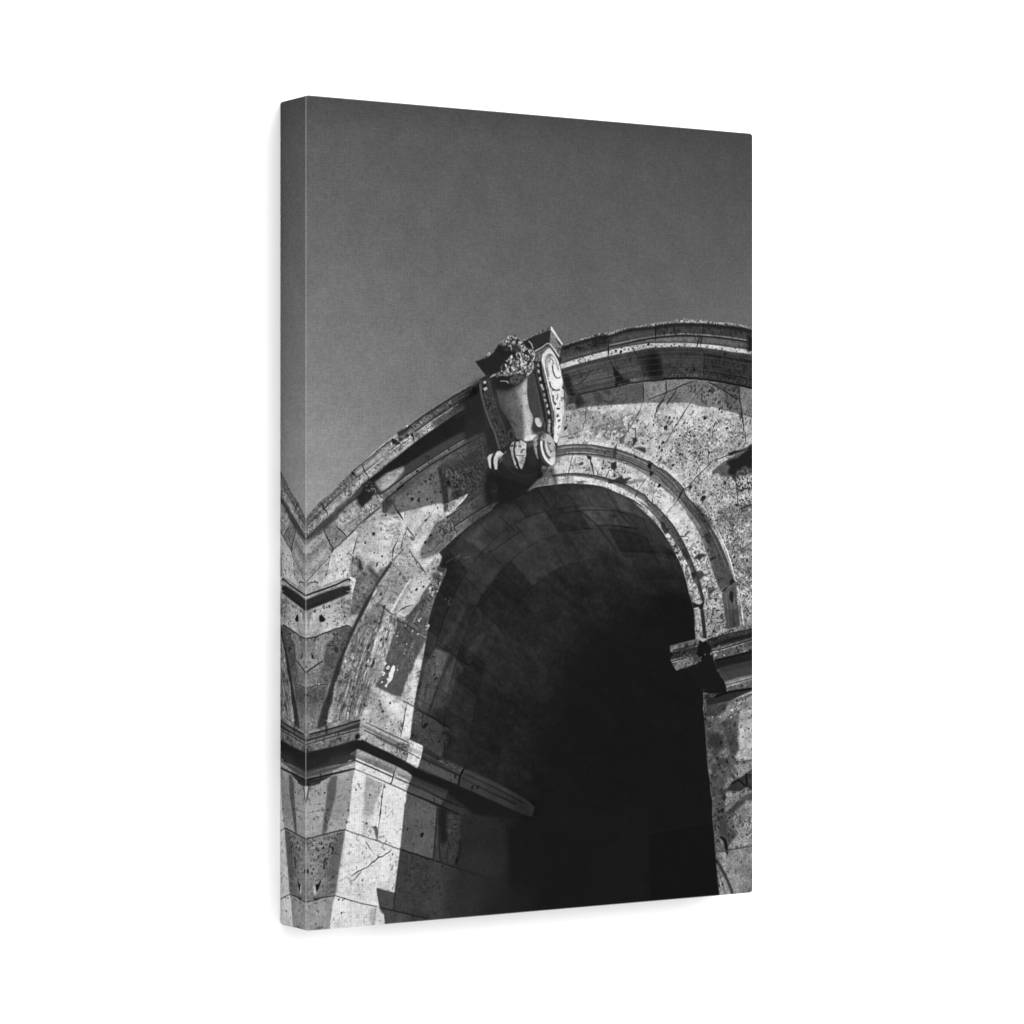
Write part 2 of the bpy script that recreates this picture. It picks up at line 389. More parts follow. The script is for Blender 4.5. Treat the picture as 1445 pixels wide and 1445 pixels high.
line('R1 770,480 1000,430 1200,385 1400,355 / R2 0,365 200,342 450,325 700,332 1000,358 1330,405 1420,440', 1.8, 24, .9, .4)
fill('R1 770,490 1000,445 1250,400 / R2 0,380 200,355 450,340 680,345 690,430 450,420 230,420 0,425 / R1 1300,428 1000,470 760,525', 112, .8, .6, tex='dirty')
fill('R2 740,345 1000,370 1330,420 1330,510 1150,485 900,450 720,430', 98, .8, .6, tex='dirty')
mottle('R2 100,180 1400,230 1400,320 100,320', .6, 4, 4, 0, 0, 1, v=30)
fill(P_(F_T, rev(F_B)), 178, 1, .4, tex='lit')
mottle(P_('R1 760,530 1000,475 1300,430 / R2 0,428 450,425 1330,515', rev('R1 760,607 1000,552 1200,517 / R2 0,497 450,475 1330,567')), .6, 1.7, 1.7, 0, .3, .5, v=70)
dots('R1 860,530,16 925,545,22 800,568,11 935,490,10 1030,510,9 1300,440,22 1230,465,10 370,645,9 485,655,9 1395,475,11', 32)
dots('R2 310,460,12 350,445,10 180,465,10 420,470,11 1180,492,11 1000,500,9', 40)
fill('R2 1330,300 1420,340 1420,590 1385,560 1330,520 1370,420', 20, .85, 1.5, rough=.5)
dots('R2 1390,550,16', 170)
fill(P_(F_B, rev(CB_R), 'R1 130,900'), 70, 1, .5, tex='dirty')
fill('R1 150,800 500,690 790,640 810,700 560,770 300,840 150,880', 86, .7, 1.5, tex='band', ang=-13)
line('R1 130,800 400,720 760,625', 2, 50, .6, .8)
line('R1 500,835 800,745 1100,690 1230,670', 1.6, 108, .7, .6, tex='band')
fill('R1 250,960 500,860 800,770 830,830 830,880 600,940 300,1020', 98, .8, 1.6, tex='band', ang=-13)
fill('R1 880,800 1180,730 1220,800 950,860', 96, .75, 1.6, tex='band', ang=-8)
line('R1 300,1045 560,970 840,905', 1.4, 108, .6, .6)
fill('R1 330,1080 560,1010 830,940 830,1010 600,1070 340,1125', 84, .7, 1.4, tex='dirty')
fill('R1 140,830 220,850 250,950 270,1080 330,1130 200,1160 140,1000', 26, .85, 1.6)
crack('R1 230,940 265,1060 270,1150', 1.4, 26); crack('R1 485,770 490,850 400,950 310,1010', 1.6, 32, .8, .6)
crack('R1 750,600 790,680 825,750', 1.8, 20); 
fill('R1 815,740 860,780 935,880 960,920 1050,910 1060,950 900,985 840,1030 850,930 830,850', 22, .95, .6, rough=.5)
fill('R1 1020,915 1200,880 1370,880 1380,910 1200,935 1080,955', 118, .8, 1.2, tex='dirty')
fill('R1 1140,570 1445,520 / R2 140,530 200,900 0,910 / R1 1380,900 1250,870 1230,700 1130,680', 26, .82, 5)
fill('R2 0,540 130,530 150,640 200,800 210,890 60,910 0,900', 20, .85, 3)
fill('R2 160,500 700,500 740,560 740,900 480,890 210,900 200,700', 66, .85, 1.5, tex='dirty')
fill('R2 160,540 720,510 740,640 450,600 200,620', 46, .7, 2.5, tex='dirty')
line('R2 180,640 450,620 740,630', 1.5, 82, .5, .8)
mottle('R2 200,680 740,690 740,880 230,890', .5, 7, 2, 4, .0, 1.5, v=34); mottle('R2 200,700 740,690 740,880 230,890', .5, 1.8, 1.8, 0, .2, 1, v=30)
mottle('R2 200,820 740,830 740,890 230,895', .6, 2, 3, 0, .1, 1, v=125)
fill('R2 745,560 1000,560 1420,640 1420,1030 1250,990 1000,940 745,900', 48, .85, 1.2, tex='dirty')
line('R2 760,580 1000,610 1400,680', 3.5, 24, .7, 1.2)
line('R2 780,660 1100,690 1400,720', 1.2, 76, .4, .6); line('R2 780,815 1100,850 1400,930', 2, 22, .7, .6)
mottle('R2 760,560 1400,650 1400,1000 760,900', .6, 3, 5, 10, .1, 1, v=24)
mottle('R2 760,840 1400,920 1400,1010 760,900', .5, 2, 2, 0, .2, 1, v=105)
ridges(F_B, CB_R, [(.10, 1.2, 44, .6), (.16, 1.0, 96, .45), (.30, 1.0, 100, .4), (.34, 1.3, 38, .55), (.50, .9, 92, .35), (.66, 1.2, 36, .5), (.70, .9, 98, .4), (.84, 1.0, 40, .5), (.88, .9, 92, .4)])
ridges(T1, F_T, [(.12, 1.3, 34, .7), (.62, 1.0, 54, .5), (.80, .9, 104, .4), (.93, 1.1, 46, .6)])
dots('R2 1040,570,22 1090,900,17 1060,880,13 620,780,26 520,785,18 1250,870,12', 26)
line('R1 330,1128 600,1068 850,1018 1000,983 1200,948 1445,930 / R2 250,910', 1.9, 28, .9, .4, rough=.3)
line('R2 200,912 480,902 740,915 1000,955 1250,1003 1440,1042', 2.9, 17, .95, .4, rough=.3)
crack('R1 735,310 760,430 750,610', 1.8, 26, .9); crack('R1 610,380 620,520', 2.2, 40, .6, .8)
crack('R1 1395,160 1395,330', 2.2, 22); crack('R2 90,160 95,400', 2.2, 30, .8)
crack('R2 745,150 735,310', 1.6, 22); crack('R2 690,320 660,480', 1.8, 30); crack('R2 740,300 700,480', 1.2, 40)
crack('R2 680,490 760,560 750,900', 2.0, 24, .8, .5); crack('R1 1090,470 1110,570', 1.6, 40)
crack('R2 360,150 360,330', 2.5, 28, .7, .8); crack('R2 1330,930 1320,1010', 1.2, 30)
# ---- archivolt, right -----------------------------------------------------------------------------------------
OPEN_R = S_('N1 380,240 420,215 500,195 640,175 800,160 950,165 1100,180 1200,207 / R3 700,1035 900,1120 1100,1210 1250,1330 / N2 100,60 220,170 330,270 430,400 500,520 560,620 610,720 655,830 690,950 720,1080 750,1180 775,1290 785,1440')
L1_ = S_('R3 40,490 150,465 350,455 550,465 750,500 900,530 1100,600 1300,690 1445,775 / R4 250,830 370,940 470,1050 / N2 690,0 800,120 900,260 960,350 1040,480 1100,620 1160,780 1210,930')
L2_ = S_('R3 40,610 200,585 400,580 600,595 800,630 1000,680 1200,770 1445,890 / R4 200,960 330,1080 430,1180 / N2 640,40 720,150 830,290 870,360')
L3_ = S_('R3 40,640 200,610 400,605 600,630 800,668 1000,730 1200,830 1350,940 / R4 0,890 130,1000 260,1110 380,1210 500,1350 / N2 700,210 790,340 860,480 930,640 980,780 1030,960 1060,1000')
L4_ = S_('R3 0,875 200,852 400,857 600,885 800,935 950,985 1100,1060 1250,1150 / R4 0,1210 130,1330 / N2 330,90 440,200 540,320 620,450 690,580 740,700 790,820 830,930 860,1060 890,1150')
L5_ = S_('R3 0,900 200,885 350,893 600,930 800,990 940,1050 1130,1150 1300,1290 / N2 120,25 250,130 400,290 480,390 560,490 640,620 700,740 750,850 790,950 830,1060 850,1150')
fill(P_('R3 60,470 300,405 600,415 900,472 1100,545 1300,630 / R4 0,610 150,680 300,790 430,900 530,1010', rev('R3 40,490 150,465 350,455 550,465 750,500 900,530 1100,600 1300,690 1445,775 / R4 250,830 370,940 470,1050')), 192, .75, .7, tex='lit')
fill(P_(L1_, rev(L2_)), 104, 1, .4, tex='band', ang=20)
fill(P_('N2 640,40 720,150 830,290 870,360 860,480 930,640 980,780 1030,960', rev('N2 690,0 800,120 900,260 960,350 1040,480 1100,620 1160,780 1210,930')), 82, 1, .4, tex='dirty')
fill(P_(L2_, rev(L3_)), 122, 1, .5, tex='gray')
fill(P_(L3_, rev(L4_)), 183, 1, .4, tex='lit')
fill(P_(L4_, rev(L5_)), 108, 1, .4, tex='gray')
fill(P_(L5_, rev(OPEN_R)), 188, 1, .4, rough=.25, tex='lit')
shade('R3 0,860 0,1000 60,1000 40,860', .4, 2)
# archivolt moulding shading
line('R3 120,510 250,480 400,478 600,492', 1.6, 180, .7, .6); line('R3 180,565 400,560 600,585', 1.4, 190, .7, .5)
line('R3 60,560 300,520 550,525 800,570', 3.5, 78, .6, 1.2)
line('R3 880,560 1100,640 1300,750 1445,850', 3, 138, .5, 1.2)
line('R3 900,610 1100,690 1300,800 / R4 60,800 250,920 430,1110', 3, 78, .5, 1)
line('R4 60,760 250,880 440,1080', 3, 72, .6, 1.2)
line('R4 200,860 300,940 400,1050', 1.5, 110, .5, .6)
line(L1_, 1.2, 45, .85, .35, rough=.15)
line(L2_, 1.5, 40, .85, .35, rough=.15)
line(L4_, 1.9, 44, .8, .45, rough=.15)
line('R3 300,905 600,945 790,1000', .8, 200, .5, .4)
ridges(L1_, L2_, [(.14, 1.0, 60, .6), (.26, 1.1, 150, .55), (.42, 1.3, 74, .6), (.58, 1.0, 128, .5), (.70, .9, 66, .5), (.84, 1.1, 152, .5)], s1=.78)
ridges(L1_, L2_, [(.22, 1.2, 128, .6), (.38, 1.3, 50, .6), (.58, 1.1, 112, .5), (.74, 1.2, 46, .6), (.9, 1.0, 120, .5)], s0=.72)
ridges(L4_, L5_, [(.35, 1.2, 74, .55), (.75, 1.0, 142, .5)]); ridges(L2_, L3_, [(.5, 1.4, 150, .35)])
fill('R3 0,480 80,470 110,640 40,740 0,760', 80, .5, 1.5)
mottle('R3 560,530 830,540 830,630 620,590', .8, 2.4, 2.4, 0, .1, .8, v=45)
# archivolt dirt
fill('R3 800,700 850,690 870,760 840,830 860,880 820,900 830,820 790,770', 30, .9, .8, rough=.7)
fill('R3 830,500 870,460 860,600 850,640 810,640', 45, .8, .8, rough=.5)
fill('R3 740,950 850,930 930,870 950,910 1050,900 1060,920 1000,950 1020,990 960,1000 860,970 760,985', 38, .88, .8, rough=.8)
fill('R3 1010,960 1150,920 1180,950 1110,980 1030,1000', 110, .6, .7, rough=.5)
crack('R3 460,605 500,640 530,730 560,870', 2.6, 42, .85, .5); fill('R3 455,605 520,615 530,665 480,650', 35, .85, .5, rough=.4)
crack('R3 600,820 620,890', 1.4, 60); crack('R3 775,780 720,900', 1.4, 70)
fill('R3 330,720 410,690 420,710 380,740', 50, .8, .6, rough=.5)
dots('R3 425,770,12 675,785,13 760,770,11 950,790,9 975,835,10 1310,745,26 1440,1020,18 1290,1140,9 690,685,8 85,690,9 1130,625,20 600,530,11', 36)
crack('R3 280,430 265,600 210,870 195,980', 1.0, 80, .8, .2); crack('R3 1300,850 1280,900 1150,1080', 1.1, 85, .8, .2)
fill('R3 950,1030 1130,1100 1140,1150 1040,1120 960,1080', 118, .7, .8)
fill('R3 930,1040 1000,1080 1110,1150 1100,1200 980,1140 880,1080 910,1060', 186, .8, .6, rough=.5, tex='lit')
fill('R3 700,1030 800,1000 960,1080 940,1120 760,1040', 182, .7, .6, rough=.5, tex='lit')
crack('R3 1160,1090 1110,1180', 2, 45); crack('R3 30,900 210,880 200,990', 1.2, 60, .5)
for _k in range(16):
    _x = 30+_k*11; line('R3 %d,%d %d,%d' % (_x, 898+RNG.randint(0, 25), _x+RNG.randint(-4, 5), 935+RNG.randint(0, 45)), .6, 90, .5, .3)
fill('R3 320,960 400,940 420,990 330,985', 70, .7, .7, rough=.4)
crack('R4 500,1020 420,1180 230,1410', 1.2, 60, .85, .2); crack('R4 480,1050 410,1190', 2.2, 24, .9, .2)
dots('R4 15,745,34 40,850,24 150,1010,22 155,1175,8', 26)
fill('R3 1320,790 1360,830 1350,880 1310,840', 34, .8, .7, rough=.4)
line('R4 0,680 60,720', 2, 30, .8)
# right leg of the archivolt
pits('N2 700,600 860,490 1030,960 900,1100 820,900', 90, (.4, 1.3), 55, .85)
mottle('N2 700,580 860,490 960,720 1030,960 900,1150 830,950', .7, 2.4, 2.8, 30, -.1, 1.5, v=86, soft=.9)
fill('N2 780,690 820,640 880,620 890,660 830,710', 40, .85, .8, rough=.8)
fill('N2 790,840 850,830 900,880 830,920', 52, .85, 1, rough=.9)
mottle('N2 430,300 500,400 560,480 640,600 700,740 740,850 700,960 660,830 560,620 470,460', .75, 2.8, 2.8, 0, -.2, .8, v=66, soft=.8)
mottle('N2 660,740 760,760 860,1150 750,1180 690,950', .7, 2.2, 2.8, 0, -.15, 1, v=78, soft=.9)
shade(P_('N2 440,200 540,320 620,450 690,580 740,700 790,820 830,930 860,1060 890,1150', rev('N2 400,290 480,390 560,490 640,620 700,740 750,850 790,950 830,1060 850,1150')), .78, .6)
fill('N2 400,290 440,280 470,350 530,350 480,390 460,430 420,360', 36, .85, .6, rough=.6)
fill('N2 540,560 580,510 570,570', 30, .85, .5, rough=.4); fill('N2 560,620 610,610 600,640', 34, .8, .5, rough=.5)
fill('N2 630,580 680,580 720,680 700,720 650,640', 38, .8, .7, rough=.6)
fill('N2 740,850 800,830 790,900 770,920', 28, .85, .8, rough=.6)
line('N2 830,960 860,1080 880,1170', 3.2, 42, .7, .8)
fill('N2 870,420 940,390 980,470 960,520 900,500', 46, .7, 1.5, rough=.6, tex='dirty')
fill('N2 760,60 820,90 900,200 980,290 940,370 860,290 800,180', 58, .7, 1.4, rough=.8, tex='dirty')
mottle('N2 750,50 870,150 990,280 960,350 850,260', .9, 2, 2, 0, .15, 1, v=24)
line('N2 960,440 1010,600 1060,760 1120,920', 4, 74, .5, 1.4); line('N2 990,560 1040,720 1080,850', 1.5, 118, .5, .8)
line('N2 1010,420 1080,570 1130,740', 1.5, 108, .4, .8); line('N2 900,560 960,720 1040,930', 2.5, 60, .5, 1)
fill('N2 920,590 940,580 930,620', 18, .9, .5); fill('N2 940,690 1010,660 1030,670 960,720', 30, .8, .6, rough=.4)
crack('N2 610,440 690,450', 1.4, 50); crack('N2 850,480 710,600', 1, 85, .7)
crack('N2 870,460 940,410', 1.8, 24, .85)
line('N2 985,300 1060,430 1120,565 1170,700 1222,880', 1.5, 228, .95, .35, taper=(.6, .5))
fill('N2 940,310 1000,290 1030,360 1060,460 1010,400', 150, .6, 1, rough=.5, tex='rough')
fill('N2 1130,770 1190,800 1215,890 1170,860', 140, .7, .7, rough=.6, tex='rough')
fill('N2 960,760 1165,780 1215,930 1150,970 1065,1055 1030,960', 82, .9, .8, rough=.3, tex='dirty')
fill('N2 1070,1050 1150,975 1200,900 1230,940 1180,980 1110,1060', 22, .9, .9, rough=.6)
fill('N2 890,1150 1000,1080 1060,1055 1110,1110 1150,1445 890,1445 880,1300', 158, 1, .6, tex='rough')
fill('N2 1040,1070 1080,1070 1100,1130 1060,1110', 190, .8, .8)
fill('N2 920,1010 1000,1000 1010,1040 940,1120', 66, .8, 1, rough=.7, tex='dirty')
crack('N2 920,1080 1040,1010', 1.4, 45, .8, .5)
fill('N2 1080,1075 1180,985 1240,950 1250,970 1270,1020 1330,1430 1140,1450', 96, 1, .5, tex='band', ang=84)
fill('N2 1235,975 1255,975 1278,1040 1330,1420 1290,1430 1255,1200', 160, .8, .6, tex='rough', amp=.6); line('N2 1215,1010 1250,1220 1275,1430', 1.2, 56, .6, .5); line('N2 1130,1110 1160,1440', 1.2, 130, .5, .5)
line('N2 1255,1000 1300,1220 1325,1420', 1.2, 215, .8, .35)
fill('N2 1170,1040 1210,1060 1210,1160 1190,1190 1165,1130', 24, .9, .6, rough=.5)
line('N2 1150,1080 1180,1440', 2.5, 70, .7, 1); line('N2 1200,1200 1230,1440', 3, 62, .7, 1)
fill('N2 755,1255 835,1225 850,1270 880,1445 785,1445', 160, 1, .5, rough=.3, tex='rough', amp=.8)
fill('N2 750,1170 800,1190 850,1190 890,1150 880,1200 870,1270 840,1270 830,1220 770,1240', 24, .95, .6, rough=.5)
fill('N2 855,1270 885,1250 910,1445 880,1445', 40, .9, .7, rough=.3)
# ---- impost, right ---------------------------------------------------------------------------------------------
fill('N3 595,0 705,0 745,385 650,395', 160, 1, .5, rough=.25, tex='rough', amp=.8)
fill('N3 705,0 750,0 795,390 742,390', 44, 1, .6, tex='dark')
fill('N3 750,0 1040,0 1070,270 900,330 800,395', 150, 1, .6, tex='rough')
fill('N3 1030,0 1215,0 1235,225 1062,272', 74, 1, .8, tex='band', ang=84); line('N3 1075,10 1095,250', 1.2, 118, .6, .5); line('N3 1150,0 1170,240', 1.4, 46, .6, .6)
fill('N3 1225,0 1265,0 1300,215 1245,225', 140, 1, .6, tex='rough', amp=.7)
line('N3 1262,0 1295,215', 1.5, 225, .9, .35)
fill('N3 1300,0 1430,0 1430,195 1300,215', 138, 1, .6, tex='rough')
pits('N3 760,20 1040,20 1060,260 820,380', 45, (.6, 1.6), 42, .85)
fill('N3 780,405 1060,290 1240,225 1430,185 1430,260 1060,345 820,410', 128, .9, .6, rough=.4, tex='rough')
fill('N3 790,415 1430,262 1430,395 850,550', 50, 1, .5, tex='dirty')
line('N3 800,415 1060,340 1430,258', 1.5, 14, .95, .35)
pits('N3 800,430 1430,280 1430,330 830,480', 60, (.35, .9), 125, .7)
fill('N3 870,480 1060,400 1430,320 1430,360 1060,450 880,510', 22, .85, 1.2, rough=.4)
line('N3 850,545 1000,500 1200,450 1430,385', 2.2, 104, .8, .5, tex='rough')
line('N3 860,565 1060,515 1430,402', 1.6, 14, .95, .35)
fill('N3 880,590 1430,420 1430,555 960,675 890,685', 96, 1, .6, tex='rough')
fill('N3 1300,440 1430,420 1430,480 1310,520', 66, .6, 1); dots('N3 960,500,18 910,620,22 1030,620,14 1300,575,12 840,610,22', 165)
fill('N3 890,690 1430,558 1430,700 920,830', 30, 1, .7, tex='dark')
line('N3 900,690 1060,655 1430,560', 2.2, 10, .95, .5)
fill('N3 910,840 980,790 1430,690 1430,890 1200,935 1040,985', 66, 1, 1.2, tex='dark')
fill('N3 960,800 1430,700 1430,760 1000,850', 44, .7, 2)
line('N3 1050,1000 1200,955 1430,895', 1.6, 104, .8, .6); line('N3 1050,1030 1430,925', 1.8, 48, .8, .7)
fill('N3 1060,1060 1430,945 1430,1050 1260,1085 1080,1120', 104, 1, .6, tex='gray')
dots('N3 1265,1035,13', 18)
fill('N3 750,1150 850,1140 1060,1120 1430,1062 1430,1095 1290,1150 1100,1250 800,1320 750,1300', 40, 1, 1, tex='dark')
line('N3 900,1190 1100,1120 1430,1068', 3, 10, .95, .6)
fill('N3 285,490 330,480 650,398 690,440 690,470 500,520 340,560 285,585', 112, 1, .5, rough=.4, tex='rough')
fill('N3 290,580 690,470 720,620 520,640 300,695', 44, 1, .6, tex='rough')
line('N3 310,575 500,535 670,495', 1.0, 112, .6, .4, rough=.5, vary=.8); line('N3 310,650 480,615 600,590', 1.0, 98, .5, .4, rough=.5, vary=.8)
pits('N3 300,570 680,490 690,600 310,680', 40, (.35, .9), 135, .7); pits('N3 300,570 680,490 690,600 310,680', 40, (.4, 1.2), 22, .8)
fill('N3 295,690 520,640 720,590 760,640 660,740 600,690 560,650', 66, .95, .8, rough=.4, tex='rough')
line('N3 300,690 420,660 510,635', 1.8, 120, .85, .5, tex='rough')
line('N3 330,558 500,515 660,470', 1.4, 16, .9, .4); line('N3 300,712 520,655', 1.4, 14, .9, .4)
fill('N3 310,730 520,660 590,645 640,735 540,775 420,805 375,832 340,790', 112, .95, .5, rough=.5, tex='rough')
fill('N3 690,415 740,440 785,420 850,520 870,600 890,690 930,830 1030,970 1060,1060 1060,1130 850,1150 735,1125 630,965 530,845 400,850 376,838 420,805 540,775 650,735 720,690 660,600', 17, .97, .7, rough=.3)
dots('N3 650,495,14 770,610,11 660,710,12 715,650,10 565,620,12 850,600,18', 120)
dots('N3 270,590,22 300,630,16', 18); dots('N3 235,615,11', 100)
line('N3 530,850 600,960 660,1050 720,1095 780,1080', 1.2, 62, .7, .6)
fill('N3 810,1180 850,1140 930,1160 860,1190', 96, .7, .8, rough=.6, tex='rough')
# ---- pier, right -------------------------------------------------------------------------------------------------
PIER_E = 'N3 745,1120 745,1445 / N4 680,150 700,400 710,600 725,800 740,950 765,1100 770,1250 800,1445 / N5 800,250 830,600 850,900 880,1250 905,1445'
fill(P_(PIER_E, 'Z 1070,1275 1070,975', 'N3 1100,1250 800,1310'), 92, 1, .5, rough=.35, tex='rough')
fill('N3 1100,1270 1200,1230 1430,1170 1430,1445 1200,1445 1000,1445 1060,1330', 150, .8, 1.5, rough=.6, tex='rough')
fill('N3 790,1310 1090,1270 1000,1380 900,1445 780,1445', 58, .7, 2, tex='dirty')
fill('N4 1260,0 1430,-60 1430,770 1210,795 1140,720 1200,600 1180,430 1195,250 1210,100', 176, .93, 1.6, rough=.8, tex='lit')
fill('N4 860,110 1000,40 1130,-20 1100,100 920,230', 128, .7, 1.2, rough=.6, tex='rough')
crack('N4 1030,140 1240,0', 1.6, 52, .85); dots('N4 1100,20,22 920,120,12 805,125,10 1085,130,12', 210)
fill('N4 1000,330 1180,260 1180,430 1200,620 1120,720 1060,640 1020,450', 72, .85, 2.5, rough=.7, tex='dirty')
fill('N4 720,370 900,350 980,430 980,600 800,600 740,520', 48, .85, 2.5, rough=.7, tex='dirty')
fill('N4 920,340 1000,330 1010,560 1060,640 1040,720 960,720 930,650 990,600', 150, .65, 2, rough=.8, tex='rough')
mottle('N4 720,600 1000,620 1060,960 760,950', .55, 3.4, 4.2, 60, .05, 1.5, v=140)
mottle('N4 700,100 1000,120 980,350 720,350', .45, 3, 3.4, 60, .15, 1.5, v=132)
mottle('N4 690,60 1040,60 1060,1445 800,1445', .6, 7, 10, 80, -.1, 2, v=52, soft=.9)
fill('N4 740,900 800,920 800,980 770,1010', 150, .7, 1, rough=.6, tex='rough')
fill('N4 1000,750 1020,750 1050,830 1020,820', 18, .9, .5, rough=.4); dots('N4 905,850,18 880,750,20 700,85,16 1065,295,13 755,270,16 930,510,22', 26)
dots('N4 1350,300,17 1370,490,11 1255,165,9 1290,330,8 1240,240,8', 80)
crack('N4 1120,835 1200,800 1300,790 1415,765', 1.2, 62, .8, .4)
fill('N4 1130,850 1210,815 1430,790 1430,900 1300,1000 1100,1090 1060,1060 1180,960', 146, .85, 1.5, rough=.8, tex='rough')
fill('N4 1000,970 1080,1100 1050,1200 960,1210 1000,1100', 140, .7, 2, rough=.8, tex='rough')
fill('N4 1060,960 1180,1030 1130,1050 1070,1020', 46, .7, 1.2, rough=.6)
fill('N4 1030,1220 1080,1130 1200,1060 1330,970 1430,890 1430,1200 1330,1170 1290,1200 1220,1240 1120,1255', 44, .95, .8, rough=.4, tex='dark')
fill('N4 1340,1000 1430,900 1430,1010 1390,1010', 98, .7, 1); fill('N4 1330,1060 1420,1050 1420,1150 1350,1130', 78, .7, 1.5)
fill('N4 1180,1110 1280,1080 1290,1180 1190,1200', 62, .7, 1.5)
line('N4 1100,1130 1200,1080 1300,1160 1430,1210', 2.5, 14, .9, .6); line('N4 1310,980 1330,1150', 2.5, 16, .9, .5); line('N4 1340,1000 1430,990', 2, 18, .8)
fill('N4 1010,1260 1130,1255 1250,1240 1330,1180 1430,1240 1430,1270 1240,1330 1130,1445 1000,1445', 142, .85, 1.2, rough=.6, tex='rough')
fill('N4 1180,1445 1300,1310 1430,1260 1430,1320 1330,1380 1300,1445', 80, .8, 1.2, rough=.4)
fill('N5 1150,160 1310,0 1430,0 1430,665 1050,745 1060,620 1160,540 1160,420 1120,300', 150, .9, 1.8, rough=.8, tex='rough', amp=.8)
fill('N5 1000,0 1190,-10 1010,180 1000,120', 136, .8, 1.2, rough=.5, tex='rough')
fill('N5 1010,190 1190,0 1310,-5 1160,130 1060,215', 66, .9, 1.2, rough=.4, tex='dirty')
mottle('N5 1150,200 1420,60 1420,650 1160,640', .6, 1.7, 1.7, 0, .15, 2, v=90)
fill('N5 900,230 1010,220 1040,420 1000,530 900,470', 54, .75, 2.5, rough=.8, tex='dirty')
fill('N5 1080,470 1160,470 1160,560 1090,620 1040,700 1030,560', 70, .8, 2, rough=.8, tex='dirty')
fill('N5 900,560 980,620 960,700 930,650', 150, .7, 1, rough=.5)
line('N5 920,545 980,580 1000,620 1020,760', 4.2, 15, .95, .5, taper=(.4, .6), rough=.3)
dots('N5 850,430,14 960,135,16 1325,515,14 1035,310,12 1110,545,14', 20)
crack('N5 840,770 1010,760 1050,745 1210,715 1430,660', 1.9, 42, .9, .4)
fill('N5 850,790 1010,770 1050,755 1430,675 1430,1445 1090,1445 1000,1150 900,880', 142, .92, 1, tex='gray')
fill('N5 900,830 1000,780 1020,900 1000,1050 930,950', 160, .7, 2, tex='gray')
fill('N5 1200,1000 1430,850 1430,1300 1250,1150', 112, .5, 6); fill('N5 1010,760 1060,760 1020,830', 24, .9, .5, rough=.4)
fill('N5 845,900 900,1000 1000,1180 1090,1445 905,1445 870,1150', 150, .9, .8, rough=.3, tex='streak', amp=.8)
line('N5 855,890 930,1000 1010,1150 1110,1400', 3.4, 50, .9, .7, rough=.4)
fill('N5 850,890 880,890 890,930 860,940', 22, .9, .6, rough=.4); dots('N5 955,1255,16 905,1280,17 875,1070,12', 24)
crack('N5 900,1060 1000,1390', 1.6, 70, .7, .6); crack('N5 880,1130 930,1350', 1.4, 80, .7, .6)
# ---- interior of the arch -------------------------------------------------------------------------------------
IN_L = 'M2 1445,420 1250,580 1100,690 960,800 820,920 700,1030 570,1150 610,1210 570,1330 / M4 845,0 965,25 940,100 880,240 830,350 790,460 740,620 710,760 735,800 700,870 690,980 660,1130 630,1300 610,1400 / M5 600,200 550,450 510,660 490,830 470,1050 460,1095 560,1140 640,1180 640,1210 620,1310 590,1445 / M8 160,320 140,370 110,480 40,1060 0,1340 / M7 1060,960 850,910 890,1130 940,1200 955,1340'
IN_R = 'Z 1016,1275 / N5 880,1250 850,900 830,600 800,250 800,0 / N4 770,1250 765,1100 740,950 725,800 710,600 700,400 680,150 660,0 / N3 745,1250 740,1120 640,960 540,830 375,832 300,700 290,490 640,400 600,0'
IN_POLY = P_(IN_L, IN_R, rev(OPEN_R))
bx = grown(pts(IN_POLY), .5)
_x0, _y0, _x1, _y1 = bx[0]
def inter_grid():
    g = bilerp_grid([0, .2, .35, .5, .65, .8, 1], [0, .4, .5, .6, .7, .8, .9, 1],
     [[28, 28, 32, 34, 36, 38, 38], [28, 28, 31, 33, 38, 40, 38], [27, 29, 33, 32, 35, 40, 32], [26, 28, 31, 30, 27, 25, 23],
      [50, 44, 35, 30, 24, 21, 20], [66, 52, 35, 26, 21, 20, 20], [74, 62, 40, 26, 21, 21, 19], [64, 56, 42, 26, 20, 17, 17]])
    return g[_y0:_y1, _x0:_x1]
_m = blur(bx[1], .45)
_t = inter_grid()*(1+.10*field(bx[0], 30, 22, 30, 3, 3)+.08*field(bx[0], 5, 5, 0, 2, 9)) + 1.6*field(bx[0], 1.2, 1.2, 0, 1, 21)
IMG[_y0:_y1, _x0:_x1] += (_t-IMG[_y0:_y1, _x0:_x1])*_m
# vault blocks, upper left
fill('M2 930,980 1120,790 1270,670 1380,650 1445,700 1445,1080 1300,1180 1130,1120', 45, .7, 2, tex='vault')
fill('M2 1150,900 1250,840 1400,830 1445,950 1380,1060 1180,1050', 30, .8, 4, tex='vault')
fill('M2 930,980 1270,670 1380,655 1300,720 1050,990', 52, .5, 2.5)
fill('N1 110,490 200,430 330,400 480,360 560,420 620,520 450,600 280,650', 44, .6, 3, tex='vault')
fill('N1 220,560 300,480 420,500 430,580 290,640', 30, .6, 4); fill('N1 100,250 380,260 200,420 60,480', 26, .6, 5)
fill('N1 0,870 270,680 480,620 540,760 300,1000 100,960', 39, .6, 4, tex='vault')
line('N1 110,495 270,650', 1.6, 20, .8, .6); line('N1 330,640 90,810 0,860', 1.6, 20, .8, .6); line('N1 0,980 110,1050 260,1180', 2, 22, .6, 1)
line('M2 980,1030 1110,1120 1200,1240', 1.5, 22, .6, .8); line('M2 660,1290 750,1240 860,1190', 1.2, 80, .6, .5); line('M2 910,1225 1000,1205', .9, 70, .6, .5)
fill('M2 780,1250 830,1190 860,1200 800,1290', 60, .5, 1.2, rough=.5)
line('N1 500,1000 380,1130 330,1220', 2.2, 44, .4, 1); fill('N1 580,1190 720,1160 740,1180 600,1230', 38, .5, 2)
fill('N6 460,330 560,160 640,60 760,-40 800,0 640,190 430,400', 41, .65, 3, tex='vault')
